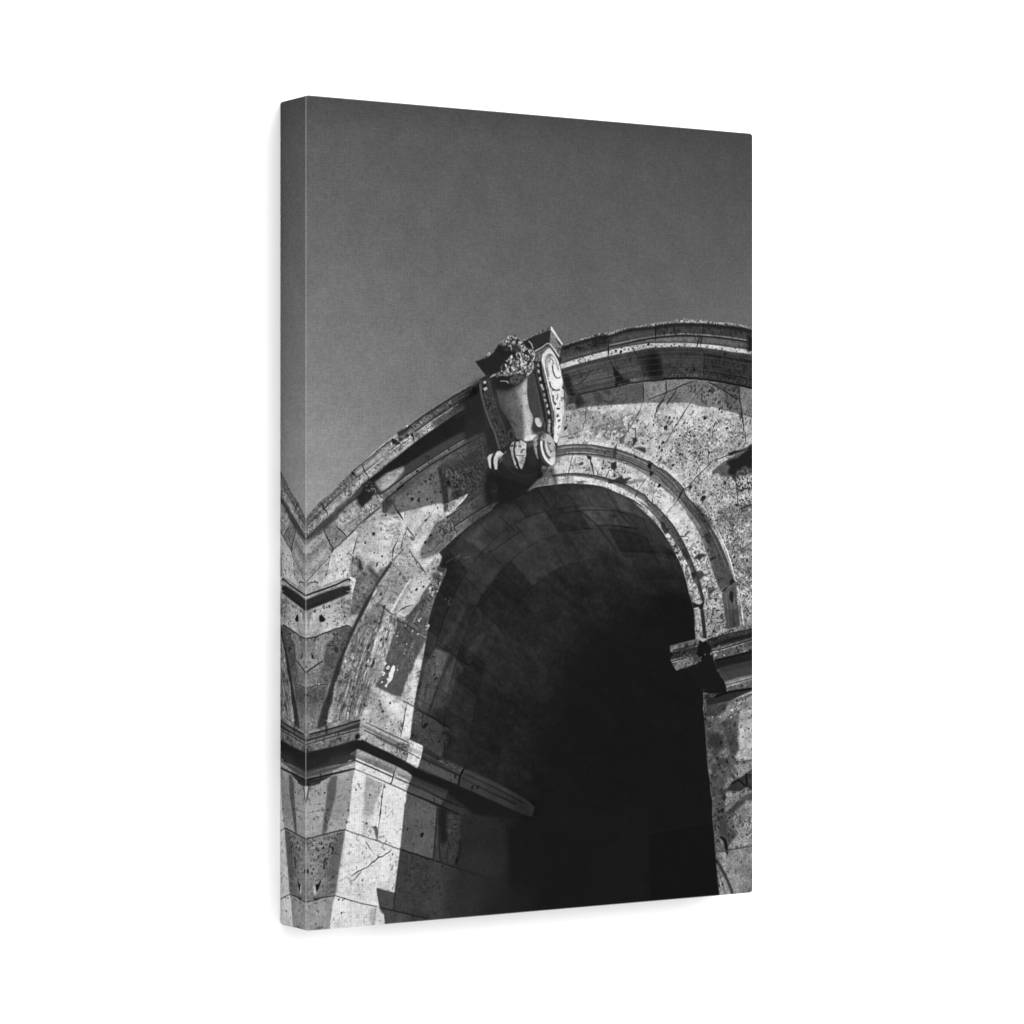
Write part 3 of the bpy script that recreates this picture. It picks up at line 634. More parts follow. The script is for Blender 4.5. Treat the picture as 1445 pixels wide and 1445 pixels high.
fill('N6 160,800 300,560 380,400 420,400 310,640 200,800', 50, .7, 2.2, tex='vault')
fill('N6 200,330 290,300 420,400 300,560 150,790 110,780 160,560', 34, .5, 3, tex='vault')
fill('N6 400,890 540,690 600,680 600,730 490,900 400,930', 47, .75, 1.6, tex='vault')
fill('N6 410,940 480,920 500,950 450,990', 46, .7, 1, tex='vault')
fill('N6 480,1000 600,760 760,680 950,780 1000,900 820,1150 620,1120', 34, .5, 5, tex='vault')
line('N6 200,300 330,310 420,400 560,380 700,240', 1.6, 20, .7, .8); line('N6 100,780 260,880 440,1000 490,960', 1.7, 18, .8, .6)
mottle('N6 190,300 290,300 260,400 200,390', .6, 1.8, 1.8, 0, .1, 1, v=80)
line('N6 480,980 700,1120 800,1250', 2, 20, .5, 1.2)
# inside of the left jamb
fill('N6 100,830 250,885 60,1440 -20,1460 -80,1400 0,1000', 70, .9, 1, tex='gray')
fill('M5 630,40 740,150 720,320 560,420 600,200', 60, .5, 3); fill('M5 700,260 840,340 720,740 530,640 590,430', 76, .6, 3, tex='gray')
fill('N6 290,920 385,1020 380,1060 320,1130 230,1420 100,1445 50,1440 180,1110', 62, .9, 1.5, tex='dirty', amp=.6)
fill('N6 250,880 300,920 180,1110 60,1440 40,1430 180,1060', 36, .8, 1.5)
fill('N6 330,1130 600,1150 700,1445 210,1445', 32, .5, 5, tex='vault')
fill('M5 515,665 700,765 1035,960 1010,1010 900,1340 640,1185 475,1090', 72, .9, .8, tex='gray', amp=.9)
mottle('M5 900,960 1040,970 1060,1400 900,1330', .8, 4, 14, 105, -.2, 1.5, v=32)
shade('M5 840,900 1040,960 1010,1200 900,1330', .8, 4)
crack('M5 510,655 700,755 870,850 1040,960', 1.7, 18, .95, .3); crack('M5 845,345 780,560 712,750', 1.6, 20, .95, .2)
crack('M5 1030,970 940,1120 920,1330', 2, 24, .8, .6); fill('M5 760,760 870,840 1000,920 980,950 850,870', 26, .7, 1, rough=.5)
dots('M5 675,900,34 600,350,30 800,215,18 815,265,20 860,1120,18 545,715,13 740,450,10 700,355,12 640,760,10 930,905,16 505,1040,20', 26, el=2.2)
crack('M5 560,185 620,170', 1.4, 34); pits('M5 530,660 900,900 850,1250 500,1080', 40, (.4, 1), 38, .7)
# vault crown, right
fill('N1 780,260 1000,215 1200,212 1340,300 1445,340 1445,610 1200,590 1060,580 950,440', 47, .85, 2, tex='vault', amp=1.4)
fill('N1 1210,230 1445,345 1445,580 1340,480 1260,350', 52, .6, 2, tex='vault')
mottle('N1 950,440 1445,470 1445,600 1060,580', .3, 14, 4, 12, .0, 1.5, v=28)
fill('N1 900,220 1180,240 1190,300 1000,330 900,280', 54, .5, 3)
line('N1 850,450 1000,432 1280,440 1445,490', 1.5, 17, .85, .6); line('N1 1080,590 1250,588 1445,612', 1.7, 16, .85, .6)
line('N1 930,440 1110,600 1290,840', 2.2, 18, .8, 1); line('N1 1200,230 1340,470 1445,580', 1.7, 20, .8, .7)
line('N1 790,260 900,380 1000,440', 2, 24, .6, 1.2); line('N1 480,620 630,500 860,440', 1.8, 22, .6, 1); line('N1 900,600 1000,760 1120,850', 2, 24, .5, 1.5)
fill('N1 1000,330 1250,340 1300,400 1050,420', 56, .4, 3); fill('N1 1210,490 1330,480 1260,520', 18, .7, 1.2, rough=.5)
line('N2 60,230 170,330 300,420 560,640', 1.8, 20, .7, 1); line('N2 190,150 330,320 470,480 560,600', 1.4, 18, .8, .8)
fill('N2 100,60 330,270 540,600 400,560 220,400 60,230', 44, .6, 2.5, tex='vault', amp=1.4)
fill('N2 0,640 260,640 400,660 600,720 650,830 300,800 0,720', 40, .6, 4, tex='vault'); line('N2 0,635 250,640 420,690 600,720', 1.2, 52, .6, .9)
line('N2 0,600 200,610 430,620 580,660', 1.8, 18, .7, 1); line('N2 0,340 160,360', 2, 14, .8, .8)
fill('N2 -60,800 200,860 660,900 700,1060 500,1090 200,1060', 34, .5, 5, tex='vault'); line('N2 200,900 660,905', 1.8, 20, .6, 1.2)
fill('N2 300,1080 730,1090 770,1280 780,1445 200,1445', 20, .8, 2.5)
fill('A6 860,475 1000,480 1040,700 900,760 860,640', 18, .6, 3)
# courses of the barrel vault: joints follow the opening, shrinking towards the vanishing point of its axis
VP = np.array([1198., 1360.])
_O = spline(raw('Z 566,1010 572,960 583,905 600,850 622,800 655,752 700,712 745,693 800,684 860,690 915,716 958,770 978,840 986,905'), False, 12)
_ks = [1.0, .955, .908, .85, .785, .71]
_F = np.ones((TH, TW), np.float32); _vr = np.random.RandomState(21)
for _i in range(len(_ks)-1):
    _str = [.9, .8, .6, .42, .28][_i]
    _e = np.linspace(0, len(_O)-1, 15)+(_vr.rand(15)-.5)*6+(5 if _i % 2 else 0); _e = np.clip(_e, 0, len(_O)-1).astype(int)
    for _j in range(14):
        _q = _O[_e[_j]:_e[_j+1]+1]
        if len(_q) < 2: continue
        _pg = np.vstack([VP+(_q-VP)*_ks[_i], (VP+(_q-VP)*_ks[_i+1])[::-1]])
        _c = grown(W(_pg), .5)
        if _c is None: continue
        (_a0, _b0, _a1, _b1), _mm = _c
        _F[_b0:_b1, _a0:_a1] *= 1+_mm*((_vr.rand()-.42)*.6*_str)
        _c = grown(W(stroke_poly(np.linspace(_pg[0], _pg[-1], 6), .9, (1, 1))), .6)
        if _c is not None and _j:
            (_a0, _b0, _a1, _b1), _mm = _c; _F[_b0:_b1, _a0:_a1] *= 1-.62*_str*(.75+.25*_vr.rand())*blur(_mm, .6)
    _c = grown(W(stroke_poly(VP+(_O-VP)*_ks[_i+1], 1.1, (1, 1))), .6)
    (_a0, _b0, _a1, _b1), _mm = _c; _F[_b0:_b1, _a0:_a1] *= 1-.58*_str*blur(_mm, .6)*np.clip(.7+1.1*field((_a0, _b0, _a1, _b1), 22, 22, 0, 2, 90+_i), 0, 1)
_F = blur(_F, .5)
_F = _F*(1+.13*field((0, 0, TW, TH), 18, 8, 35, 3, 77)+.07*field((0, 0, TW, TH), 4, 4, 0, 2, 78))
_lift = 1+.22*np.clip(1.3-np.hypot((np.arange(TW)[None, :]/TW-.40)/.30, (np.arange(TH)[:, None]/TH-.58)/.14), 0, 1)+.30*np.clip(1-np.hypot((np.arange(TW)[None, :]/TW-.62)/.42, (np.arange(TH)[:, None]/TH-.50)/.13), 0, 1)
IMG[_y0:_y1, _x0:_x1] *= 1+((_F*_lift)[_y0:_y1, _x0:_x1]-1)*_m
# the black depth behind the vault
_dm = np.zeros((TH, TW), np.float32); _c = grown(pts('Z 725,1400 725,1240 732,1180 750,1100 785,970 815,910 850,880 900,862 965,852 1100,846 1100,1400', 0), 20)
_dm[_c[0][1]:_c[0][3], _c[0][0]:_c[0][2]] = blur(_c[1], 16)
_c = grown(pts('Z 718,1400 718,1172 745,1140 1100,1140 1100,1400', 0), 2); _d2 = np.zeros_like(_dm); _d2[_c[0][1]:_c[0][3], _c[0][0]:_c[0][2]] = blur(_c[1], 1.2)
_dm = np.maximum(_dm*.7, _d2*.85)[_y0:_y1, _x0:_x1]*_m
IMG[_y0:_y1, _x0:_x1] += (19.5-IMG[_y0:_y1, _x0:_x1])*_dm
# far wall at the bottom
fill('A8 100,740 440,760 440,1150 20,1150 0,760', 22, .5, 4)
fill('A8 785,712 880,690 1145,645 1185,1090 795,1110', 16, .9, 1.2); fill('A8 450,780 640,770 640,1130 440,1140', 25, .5, 4); fill('A8 100,560 780,600 780,1100 640,1130 620,740 120,720', 24, .5, 6)
line('A8 800,705 880,690 1140,645', 1, 29, .6, .6)
# ---- wall left of the keystone (in shadow) and cornice ------------------------------------------------------------
fill('A3 640,1072 721,995 820,925 909,858 1020,795 1142,722 1240,665 1330,640 1330,1000 1200,1000 1000,1090 760,1140 640,1135', 92, 1, .6, tex='gray')
fill('A3 640,1130 700,1065 770,1010 920,880 960,860 1000,1080 980,1090 760,1135', 116, .9, 1.2, tex='gray')
fill('A3 1180,690 1240,660 1330,620 1340,1000 1250,1000 1210,840', 40, .9, 3)
shade('M2 420,60 560,20 610,400 520,490 430,300', .85, 4); shade('M2 0,300 420,40 480,120 60,420', .8, 4)
fill('M2 545,0 700,-110 900,-230 1200,-400 1340,-380 1445,-60 1445,80 1290,290 980,470 720,620 640,300', 60, .95, .8, tex='dirty', amp=1.2)
mottle('M2 560,0 720,20 900,60 700,250 640,300', .7, 5, 2, 75, .0, 1.5, v=112)
fill('M2 690,280 770,250 740,440 720,490 690,400', 118, .7, 1.5, rough=.6, tex='dirty')
mottle('M2 700,100 1200,-100 1280,200 800,420', .6, 2.2, 2.2, 0, .1, 1.5, v=115); mottle('M2 700,100 1200,-100 1280,200 800,420', .7, 2.2, 2.2, 0, .2, 1.5, v=26)
fill('L2 830,1010 1080,850 1200,780 1330,720 1390,700 1390,880 1300,900 1120,1020 900,1100', 92, .7, 2.5, tex='dirty')
fill('M2 1180,-50 1445,-100 1445,350 1290,300 1200,180', 34, .75, 5)
fill('M2 560,0 600,10 640,170 650,300 700,490 710,600 640,590 620,400 590,250', 34, .85, 1.6, rough=.5)
fill('M2 660,190 740,180 720,230 680,260', 22, .85, .8, rough=.6)
# lit part of the wall under it
fill('M2 -20,620 40,612 150,582 350,535 520,490 600,478 640,500 650,590 540,700 420,880 200,1040 20,640', 186, .97, .6, tex='lit')
fill('M2 640,500 800,430 960,350 965,365 900,450 720,640 670,640', 182, .95, .6, rough=.4, tex='rough', amp=.7)
fill('M2 720,480 800,430 810,490 700,560', 150, .6, 1.2, tex='rough')
line('M2 960,355 880,460 720,625', 1.1, 225, .7, .4)
dots('M2 205,425,26 295,440,25 150,355,14 390,185,17 445,155,16 410,430,14 475,465,13 520,330,14 300,330,13 470,100,12 500,130,9 455,220,10 590,330,15 280,45,16 190,355,9 395,715,18 440,615,10 550,545,11 260,910,15', 30, ang=-70)
pits('M2 20,330 540,80 610,380 520,480 40,600', 45, (.35, 1), 62, .7)
fill('M2 320,790 540,590 660,640 680,680 560,740 440,880 300,960 200,1050 190,960', 172, .7, 1.2, rough=.8, tex='rough', amp=.8)
fill('M2 640,490 700,480 690,600 640,600', 60, .7, 1, rough=.6, tex='rough')
fill('M2 210,1040 340,880 420,880 380,1000 310,1150 330,1230 200,1120', 216, .7, 3)
# archivolt in shadow, left of the keystone
fill('M2 710,640 980,470 1290,285 1300,480 1000,650 785,800', 94, .97, .6, tex='gray')
fill('M2 790,815 1000,660 1290,490 1300,570 1130,680 960,800 820,910', 104, .95, .6, tex='gray'); shade('M2 1000,640 1290,430 1300,570 1000,800', .75, 4)
line('M2 780,800 1000,650 1290,470', 1.8, 30, .9, .5); line('M2 690,670 980,470 1130,340', 1.2, 44, .7, .5); line('M2 740,600 1000,400 1100,300', .9, 120, .4, .6)
shade('M2 1000,500 1290,290 1290,480 1080,600', .72, 4); shade('M2 1160,290 1445,150 1445,480 1280,570', .45, 4)
crack('M2 715,660 780,800 820,910', 2.4, 34, .85, .4); crack('M2 1280,480 1440,390', 1.6, 24, .8)
fill('M2 1005,500 1030,470 1030,500 1010,520', 28, .9, .4); pits('M2 760,650 1200,380 1200,480 800,760', 26, (.35, .8), 60, .7)
fill('M2 820,830 900,820 900,860 850,890', 128, .6, 1, rough=.4)
# soft finger of shade on the lit reveal
fill('M2 520,740 600,720 690,680 740,700 800,900 750,980 640,1090 570,1150 420,1215 350,1235 310,1190 330,1100 390,1000 470,860', 100, .92, 1.3, tex='dirty')
fill('M2 310,1190 350,1080 480,1030 600,1100 480,1190 350,1235', 122, .6, 2.5); fill('M2 400,1020 470,900 480,960 430,1060', 62, .7, 1.5, rough=.6)
fill('M2 600,760 680,690 690,750 620,790', 150, .6, 1.2, rough=.5); mottle('M2 520,750 720,700 800,900 600,950', .7, 2, 2.6, 60, .1, 1.5, v=40); mottle('M2 520,750 720,700 800,900 560,1050', .6, 2, 2.6, 60, .25, 1.5, v=150)
crack('M2 450,1150 560,1040 640,960', 1.4, 54, .7, .5); dots('M2 385,1015,18 460,920,20 350,1165,11 430,1140,10 540,880,12 580,870,12 655,885,14 690,670,18', 32)
fill('M2 -10,1100 200,1090 330,1235 560,1165 615,1210 570,1330 540,1445 -10,1445', 168, .6, 2, tex='lit')
fill('M2 330,1300 440,1230 560,1170 600,1200 500,1250 440,1330 360,1370', 200, .7, 1.5, tex='lit'); fill('M2 380,1380 500,1250 610,1220 570,1300 540,1400 440,1390', 150, .6, 1.2, tex='streak', ang=-40)
crack('M2 0,570 90,720 160,850 240,950', 1.8, 58, .85, .4); crack('M2 170,1130 300,1310 390,1430', 1.4, 74, .85, .4); crack('M2 120,580 100,680 140,820 80,960 60,1090', 1.1, 84, .7, .7)
crack('M2 540,490 460,640 270,860', 1, 95, .75, .4); crack('M2 220,1180 80,1360 40,1440', 1, 96, .7, .8); fill('M2 180,940 240,950 230,990 190,980', 60, .7, .7, rough=.5)
dots('M2 20,1170,14 75,1110,10 500,1370,18 15,990,12 120,1310,13', 70)
# cornice, left
CL_F = S_('L1 40,1470 190,1330 330,1190 480,1035 640,890 860,680 1000,580 1340,300 / L2 250,800 380,720 420,700 680,510 950,345 1130,240 1330,130')
CL_S = S_('L1 40,1600 300,1340 420,1240 560,1110 700,1000 870,805 960,740 1150,600 / L2 0,1160 180,1020 430,820 560,720 740,600 960,450 1200,310 1345,235')
CL_D = 'L1 870,805 960,760 1040,780 1200,660 1300,615 / L2 100,1200 200,1170 290,1135 400,1060 570,960 800,830 1060,690 1400,560'
CL_M = 'L1 400,1445 560,1330 800,1180 960,1060 1130,940 / L2 100,1425 400,1210 620,1065 900,890 1160,735 1400,640'
CL_B = S_('L1 640,1445 860,1325 1000,1200 1130,1070 1190,1010 / L2 190,1445 400,1280 640,1115 900,960 1200,790 1400,695')
fill(P_(SIL_L, rev(CL_F)), 118, 1, .4, rough=.3, tex='rough')
fill(P_(CL_F, rev(CL_S)), 158, 1, .4, tex='rough', amp=.8)
shade('L2 560,440 1330,-40 1345,235 960,450 740,600 700,520', .62, 4); shade('L2 960,240 1330,-20 1345,240 1000,420', .5, 3); shade('L2 1120,140 1340,-60 1400,240 1120,340', .5, 3)
fill('L1 760,640 870,530 1080,350 1300,170 / L2 190,700 250,800 / L1 1340,300 1000,580 860,680', 160, .8, .6, tex='band', ang=-42)
fill('L1 340,1050 450,940 600,800 730,670 800,720 640,880 480,1030 400,1130', 150, .55, 1, tex='rough')
mottle('L1 130,1270 310,1060 470,920 740,640 790,720 480,1020 250,1280', .6, 1.8, 1.8, 0, .05, .8, v=62)
line('L1 760,620 870,530 1080,360 1220,230', 1.6, 52, .8, .5, rough=.4); line('L1 840,690 1000,560 1340,290', 1.2, 66, .7, .4); line('L1 870,690 1010,580 1330,310', 1, 214, .6, .4)
line('L1 500,1010 640,890 740,800 830,730', 1.2, 90, .7, .4)
fill('L1 970,560 1090,440 1200,350 1220,400 1000,560', 176, .6, 1.2)
line('L2 0,880 110,790 190,730', 1.8, 50, .7, .5, rough=.4)
line('L2 330,620 480,505 680,368 900,230 1000,170 1200,55', 1.9, 26, .9, .45, rough=.3)
line(roughen(raw('L2 340,585 480,478 680,338 900,195 1080,85 1160,40'), .5, 1, False), 1.3, 128, .8, .4, rough=.4, vary=.8)
line('L1 880,510 1080,330 1260,185 / L2 100,740', 1.2, 190, .7, .4, rough=.4, vary=.8)
fill('L2 190,690 250,650 340,590 370,620 330,670 220,740', 44, .9, .7, rough=.7)
fill('L2 120,740 160,770 250,820 240,840 130,850', 24, .9, .5, rough=.6); fill('L2 210,750 270,740 260,780 220,790', 28, .85, .5, rough=.6)
fill('L2 130,730 200,700 220,750 160,770', 170, .8, .6, rough=.5); dots('L2 120,830,11 140,750,9 330,590,14', 200)
mottle('L2 360,600 900,250 940,330 420,680', .6, 1.9, 1.9, 0, .0, .8, v=46); mottle('L2 360,600 900,250 940,330 420,680', .5, 2.2, 2.2, 0, .25, .8, v=150)
fill('L2 760,350 830,320 850,350 780,380', 120, .6, 1.5); dots('L2 915,265,22', 140); dots('L2 915,310,22', 24)
line('L2 430,690 680,517 960,335 1030,290', 1.3, 168, .85, .35, rough=.15); line('L2 440,670 680,495 900,355', 1.4, 34, .7, .4); line('L2 970,340 1130,240 1300,160', 1.4, 30, .8, .5)
line('L2 0,1000 150,900 380,730', 1.1, 205, .7, .4); line('L2 0,1025 160,915 390,745', 1, 70, .6, .4)
fill('L2 380,690 410,690 420,740 390,720', 14, .9, .5, rough=.4); crack('L2 400,700 430,830', 1.6, 36)
crack('L2 955,300 985,420', 1.4, 40); mottle('L2 430,740 740,560 730,610 440,800', .7, 1.7, 1.7, 0, .25, .6, v=215); mottle('L2 430,740 960,350 960,440 440,810', .6, 1.9, 1.9, 0, .1, .6, v=62)
fill('L2 980,370 1090,340 1080,390 1020,420', 108, .6, 1.5, rough=.5)
fill('L2 680,540 1000,340 980,440 740,600', 72, .6, 1.5, tex='dirty')
fill(P_(CL_S, rev(CL_M)), 66, 1, .5, tex='dark')
fill(P_('L1 870,805 960,740 1150,600 / L2 0,1160 430,820 740,600 960,450 1345,235', rev(CL_D)), 28, .97, .8, tex='dark')
fill('L2 960,450 1345,235 1400,560 1060,660 900,600', 30, .85, 5); line('L2 1000,470 1200,360 1340,280', 2, 56, .5, 1)
fill('L2 570,970 800,830 1060,680 1100,650 1060,740 800,900 600,1010', 66, .8, 2.5, tex='dark'); fill('L2 560,990 640,1010 620,1040 560,1010', 26, .8, 1)
fill('L2 250,1200 560,990 620,1050 400,1180 180,1330', 66, .7, 2.5, tex='dark')
fill('L1 1040,790 1200,660 1310,615 1445,555 1445,620 1330,740 1180,870 1120,880', 150, .9, 1.4, tex='gray')
fill('L2 -20,1300 90,1220 190,1190 290,1150 240,1230 180,1330 60,1445 -20,1470', 158, .9, 1.2, tex='gray')
fill('L1 1130,850 1330,690 1440,590 1380,740 1180,900', 172, .5, 3)
fill('L1 1160,930 1250,840 1440,690 1440,720 1200,930 1150,970', 70, .8, 1)
ridges(SIL_L, CL_F, [(.30, 1.1, 56, .6), (.62, .9, 150, .4), (.80, 1.0, 62, .55)], s1=.95)
ridges(CL_F, CL_S, [(.22, .9, 80, .45), (.55, .9, 182, .3), (.86, 1.0, 90, .4)], s1=.6)
# double fillet along the bottom of the left cornice
fill('L1 1130,955 1445,720 / L2 400,1225 620,1075 900,900 1160,745 1390,645 1390,690 1200,785 900,955 640,1110 400,1275 190,1440 / L1 1190,1005', 104, .97, .6, tex='gray'); shade('L2 620,1060 1390,640 1390,700 640,1120', .82, 3)
line('L1 1120,945 1445,700 / L2 400,1210 620,1060 900,885 1160,732 1390,635', 1.4, 32, .9, .4); line('L1 1190,1015 1445,815 / L2 190,1450 400,1288 640,1122 900,968 1200,800 1390,702', 1.6, 24, .9, .45)
line('L1 1150,960 1445,735 / L2 400,1235 620,1085 900,908', .9, 145, .6, .4); line('L2 620,1040 900,870 1160,715', 1, 84, .6, .4)
crack('L2 625,1070 635,1120', 1.8, 24); crack('L2 885,890 910,930', 2.4, 30); crack('L2 1160,735 1165,790', 1.6, 26); dots('L2 470,1200,18 1100,1000,12', 22)
# lower run of the left cornice with the black stain
fill('L1 400,1445 480,1290 560,1190 640,1110 830,990 1130,940 1140,1065 1000,1200 860,1325 700,1445', 166, .97, .8, tex='rough', amp=.8)
mottle('L1 560,1330 1130,960 1120,1080 860,1310 700,1400', .6, 1.7, 1.7, 0, .05, .8, v=92)
fill('L1 420,1230 560,1100 720,990 800,950 820,980 640,1110 480,1290', 96, .75, 1.5, rough=.5, tex='band', ang=-42)
line('L1 440,1290 600,1140 740,1020 820,960', 2.2, 52, .7, .7, rough=.4); line('L1 500,1280 640,1140 830,1010', 1, 170, .5, .5)
fill('L1 880,820 970,780 1060,800 1090,860 1030,920 1020,970 960,1030 900,1120 840,1080 810,980 870,900', 34, .95, .9, rough=1.2)
mottle('L1 890,820 1080,800 1060,930 940,900', .8, 2.0, 2.0, 0, .0, .8, v=135); fill('L1 800,960 900,900 920,1000 840,1100 800,1060', 30, .7, 1.5, rough=.8)
mottle('L1 560,1160 850,1040 860,1110 700,1250', .5, 4, 2, -30, .0, 1.5, v=110)
line('L1 730,1445 860,1330 1000,1210 1140,1095', 1.9, 60, .85, .5, rough=.5, vary=.4); line('L1 870,1340 960,1240 1040,1180', 2.4, 70, .6, .8)
crack('L1 1095,890 1120,960 1170,1010', 1.8, 34)
fill('L1 730,620 760,640 810,710 770,690 735,660', 24, .95, .5, rough=.4); crack('L1 870,530 920,640 965,720', 1.5, 46, .9); crack('L1 960,720 950,760', 1.2, 40)
crack('L1 300,1040 350,1110 400,1190 410,1240', 2.0, 36, .9, .4); crack('L1 440,930 490,1020 480,1060', 1.4, 70, .8, .4)
fill('L1 870,790 890,810 870,840', 22, .9, .6)
# shaded triangle of wall below the fillet
fill('L1 1140,1060 1200,1010 1330,1010 1300,1090 1200,1200 1160,1190', 52, .85, 1.2, rough=.7, tex='dirty')
fill('L1 1200,1190 1290,1070 1330,1090 1400,1180 1380,1210 1260,1220', 112, .8, 1.4, tex='gray')
crack('L1 1300,1060 1340,1140 1430,1280', 2.2, 40, .9, .3); dots('L1 1195,1225,15', 40); fill('L1 1150,1130 1290,1200 1180,1200', 90, .4, 2)
# far-left end of the cornice (dark, mossy) and plain bands below it
mottle('M1 60,0 300,0 250,60 60,240', .6, 2, 2, 0, .0, 1.5, v=78); mottle('L1 110,1290 300,1130 470,1290 350,1445 110,1445', .55, 2, 2, 0, .05, 1.5, v=85)
fill('L1 350,1420 430,1320 540,1300 600,1445 340,1450', 128, .7, 1.5, tex='gray'); line('L1 350,1430 400,1350 490,1290 560,1240', 2.0, 56, .75, .8, rough=.4); line('L1 430,1240 500,1280 560,1200 640,1120', 2.6, 60, .7, 1, rough=.4)
fill('M1 60,240 300,60 320,110 430,330 420,390 60,790', 152, .8, 1, tex='band', ang=-42)
line('M1 60,270 130,190 280,90', 5, 78, .6, 1.6, rough=.4); line('M1 60,500 180,370 320,210', 4, 96, .65, 1.6); line('M1 60,400 160,310 290,170', 2.5, 172, .5, 1); line('M1 60,570 200,430 350,290', 2, 118, .6, 1.2); line('M1 60,640 220,480 380,340', 6, 172, .5, 2)
fill('M1 310,70 460,20 620,180 560,240 430,340 360,190', 128, .85, .8, tex='streak', ang=-50); fill('M1 470,10 770,-10 770,40 640,160 520,60', 152, .7, 1, tex='rough')
crack('M1 300,60 360,190 430,330 420,380', 2.1, 34, .95, .4); crack('M1 470,15 540,80 630,180', 2, 44, .9, .4); fill('M1 390,330 440,330 430,380 405,390', 60, .8, .7, rough=.4)
line('M1 430,350 560,240 660,140 770,40', 1.5, 58, .85, .5, rough=.4); line('M1 640,170 690,100 720,80', 1.6, 40, .8, .4, rough=.4)
fill('M1 410,400 560,250 770,45 750,180 710,380 660,560 650,700 560,760 280,830 330,660', 190, .9, .8, tex='lit'); fill('M1 70,790 380,420 400,420 360,610 330,740 90,900 60,880', 172, .7, 1, tex='lit')
line('M1 70,790 240,590 390,430', 1.2, 70, .75, .4, rough=.3); crack('M1 390,420 360,620 325,750', 1.1, 90, .8, .4); crack('M1 75,800 200,780 225,800', 1.6, 54, .8); crack('M1 280,640 370,630', .9, 100, .6)
dots('M1 450,430,9 525,420,8 550,480,9 335,680,14 225,795,11 550,680,10 630,400,11 570,760,14', 70)
# ---- plain wall between cornice and archivolt, left -----------------------------------------------------------------
fill('M1 770,40 830,-30 1445,-80 1445,0 1420,130 1320,400 1200,540 1040,770 900,630 830,600 700,430 750,180', 184, .85, 1, tex='lit')
fill('M1 775,30 1000,30 900,330 760,200', 166, .4, 3); mottle('M1 760,40 860,60 800,250 750,240', .4, 2, 5, 100, .0, 1, v=105); mottle('M1 1200,0 1445,0 1440,300 1320,420 1250,400', .5, 2, 4, 110, .1, 1.5, v=105)
crack('M1 750,180 730,290 700,400', 1.9, 60, .85, .4); dots('M1 982,128,23 868,252,13 770,245,9 995,383,10 1100,432,12 800,40,8 1112,550,9 1215,380,9', 32)
crack('M1 1310,210 1260,310 1240,400 1230,490', 1.8, 54, .9, .4); crack('M1 1440,60 1390,160 1370,260 1350,330', 1.4, 66, .85, .5); crack('M1 1400,330 1330,410 1230,500', 1.4, 72, .8, .5)
fill('M1 1030,510 1045,540 1020,580 1010,570', 36, .9, .4); fill('M1 700,420 780,400 830,470 850,580 900,560 990,480 960,560 1020,600 940,640 880,640 800,700 690,720 650,650 670,530', 120, .75, 2.2, rough=.8, tex='dirty')
mottle('M1 690,400 860,440 850,640 680,720', .8, 2.2, 2.2, 30, .05, 1, v=62); fill('M1 770,480 810,500 835,600 800,640 770,560', 42, .85, 1.4, rough=.6); fill('M1 700,540 760,560 770,640 720,690 670,640', 150, .6, 1.2, rough=.6, tex='rough')
fill('M1 890,560 960,600 1050,690 1070,760 1020,740 930,660', 52, .85, 1.8); fill('M1 860,570 980,500 1000,540 930,600', 105, .7, 2.5)
# grey panel and dark channel of the hood mould
fill('M1 740,720 830,640 900,640 970,690 1045,775 940,1000 800,1210 645,1235 690,980 720,850', 118, .97, .8, tex='dirty')
fill('M1 810,800 880,720 900,640 930,690 900,760 830,850', 178, .7, 2.5, rough=.5, tex='rough'); fill('M1 730,960 790,940 810,980 740,1020', 176, .7, 2, rough=.6); fill('M1 820,990 900,900 990,820 900,1020 820,1080', 76, .6, 2.5, tex='dirty'); fill('M1 690,1090 830,1060 790,1200 650,1230', 84, .6, 3, tex='dirty')
mottle('M1 740,720 1030,780 800,1200 660,1220', .5, 3, 7, 112, .0, 1, v=70); fill('M1 840,650 865,670 860,710 840,690', 44, .85, .6, rough=.4); line('M1 735,730 690,980 650,1220', 1.4, 180, .5, .5); line('M1 745,760 720,900', 1.3, 60, .5, .6)
# ---- small ledge at the far left ------------------------------------------------------------------------------------
fill('M1 50,900 300,840 640,720 740,740 690,940 640,960 60,1190', 158, .97, .7, tex='lit'); line('M1 60,970 250,900 450,830 560,780 660,745 720,790', 2.2, 26, .95, .4, rough=.3)
line('M1 300,830 480,780 640,715', 1.4, 96, .6, .7, rough=.5)
fill('M1 50,1030 300,930 560,842 680,838 690,860 640,945 500,1000 300,1080 60,1180', 36, .97, .9, rough=.2, tex='dark'); fill('M1 60,1050 560,870 560,900 60,1100', 52, .5, 2); fill('M1 100,1120 640,940 480,1010 200,1110', 22, .7, 1.2)
fill('M1 640,715 690,715 745,755 700,930 680,900 650,905 690,880 650,850 690,840 660,790 700,790', 214, .9, .7, rough=.3); crack('M1 610,915 660,900', 1.2, 200); crack('M1 690,705 760,690', 1.6, 60)
fill('M1 50,1200 400,1050 640,960 690,985 660,1200 640,1390 430,1445 50,1460', 176, .97, .8, tex='lit'); fill('M1 500,1000 690,980 640,1280 520,1250', 140, .5, 3, tex='dirty'); mottle('M1 500,1000 690,980 640,1390 400,1400', .6, 2.2, 2.2, 0, .1, 2, v=90)
fill('M1 240,1250 270,1225 310,1265 330,1295 300,1325 260,1335 245,1320', 22, .95, .6, rough=.4); dots('M1 385,1112,15 185,1180,17 345,1130,11 350,1350,8 545,1120,9 590,1250,14', 50); crack('M1 130,1180 250,1150 390,1110', 1, 80, .7); fill('M1 60,1180 150,1160 130,1280 90,1300', 110, .7, 1.5, rough=.6, tex='dirty')
crack('M1 110,1290 90,1445', 1, 90, .7)
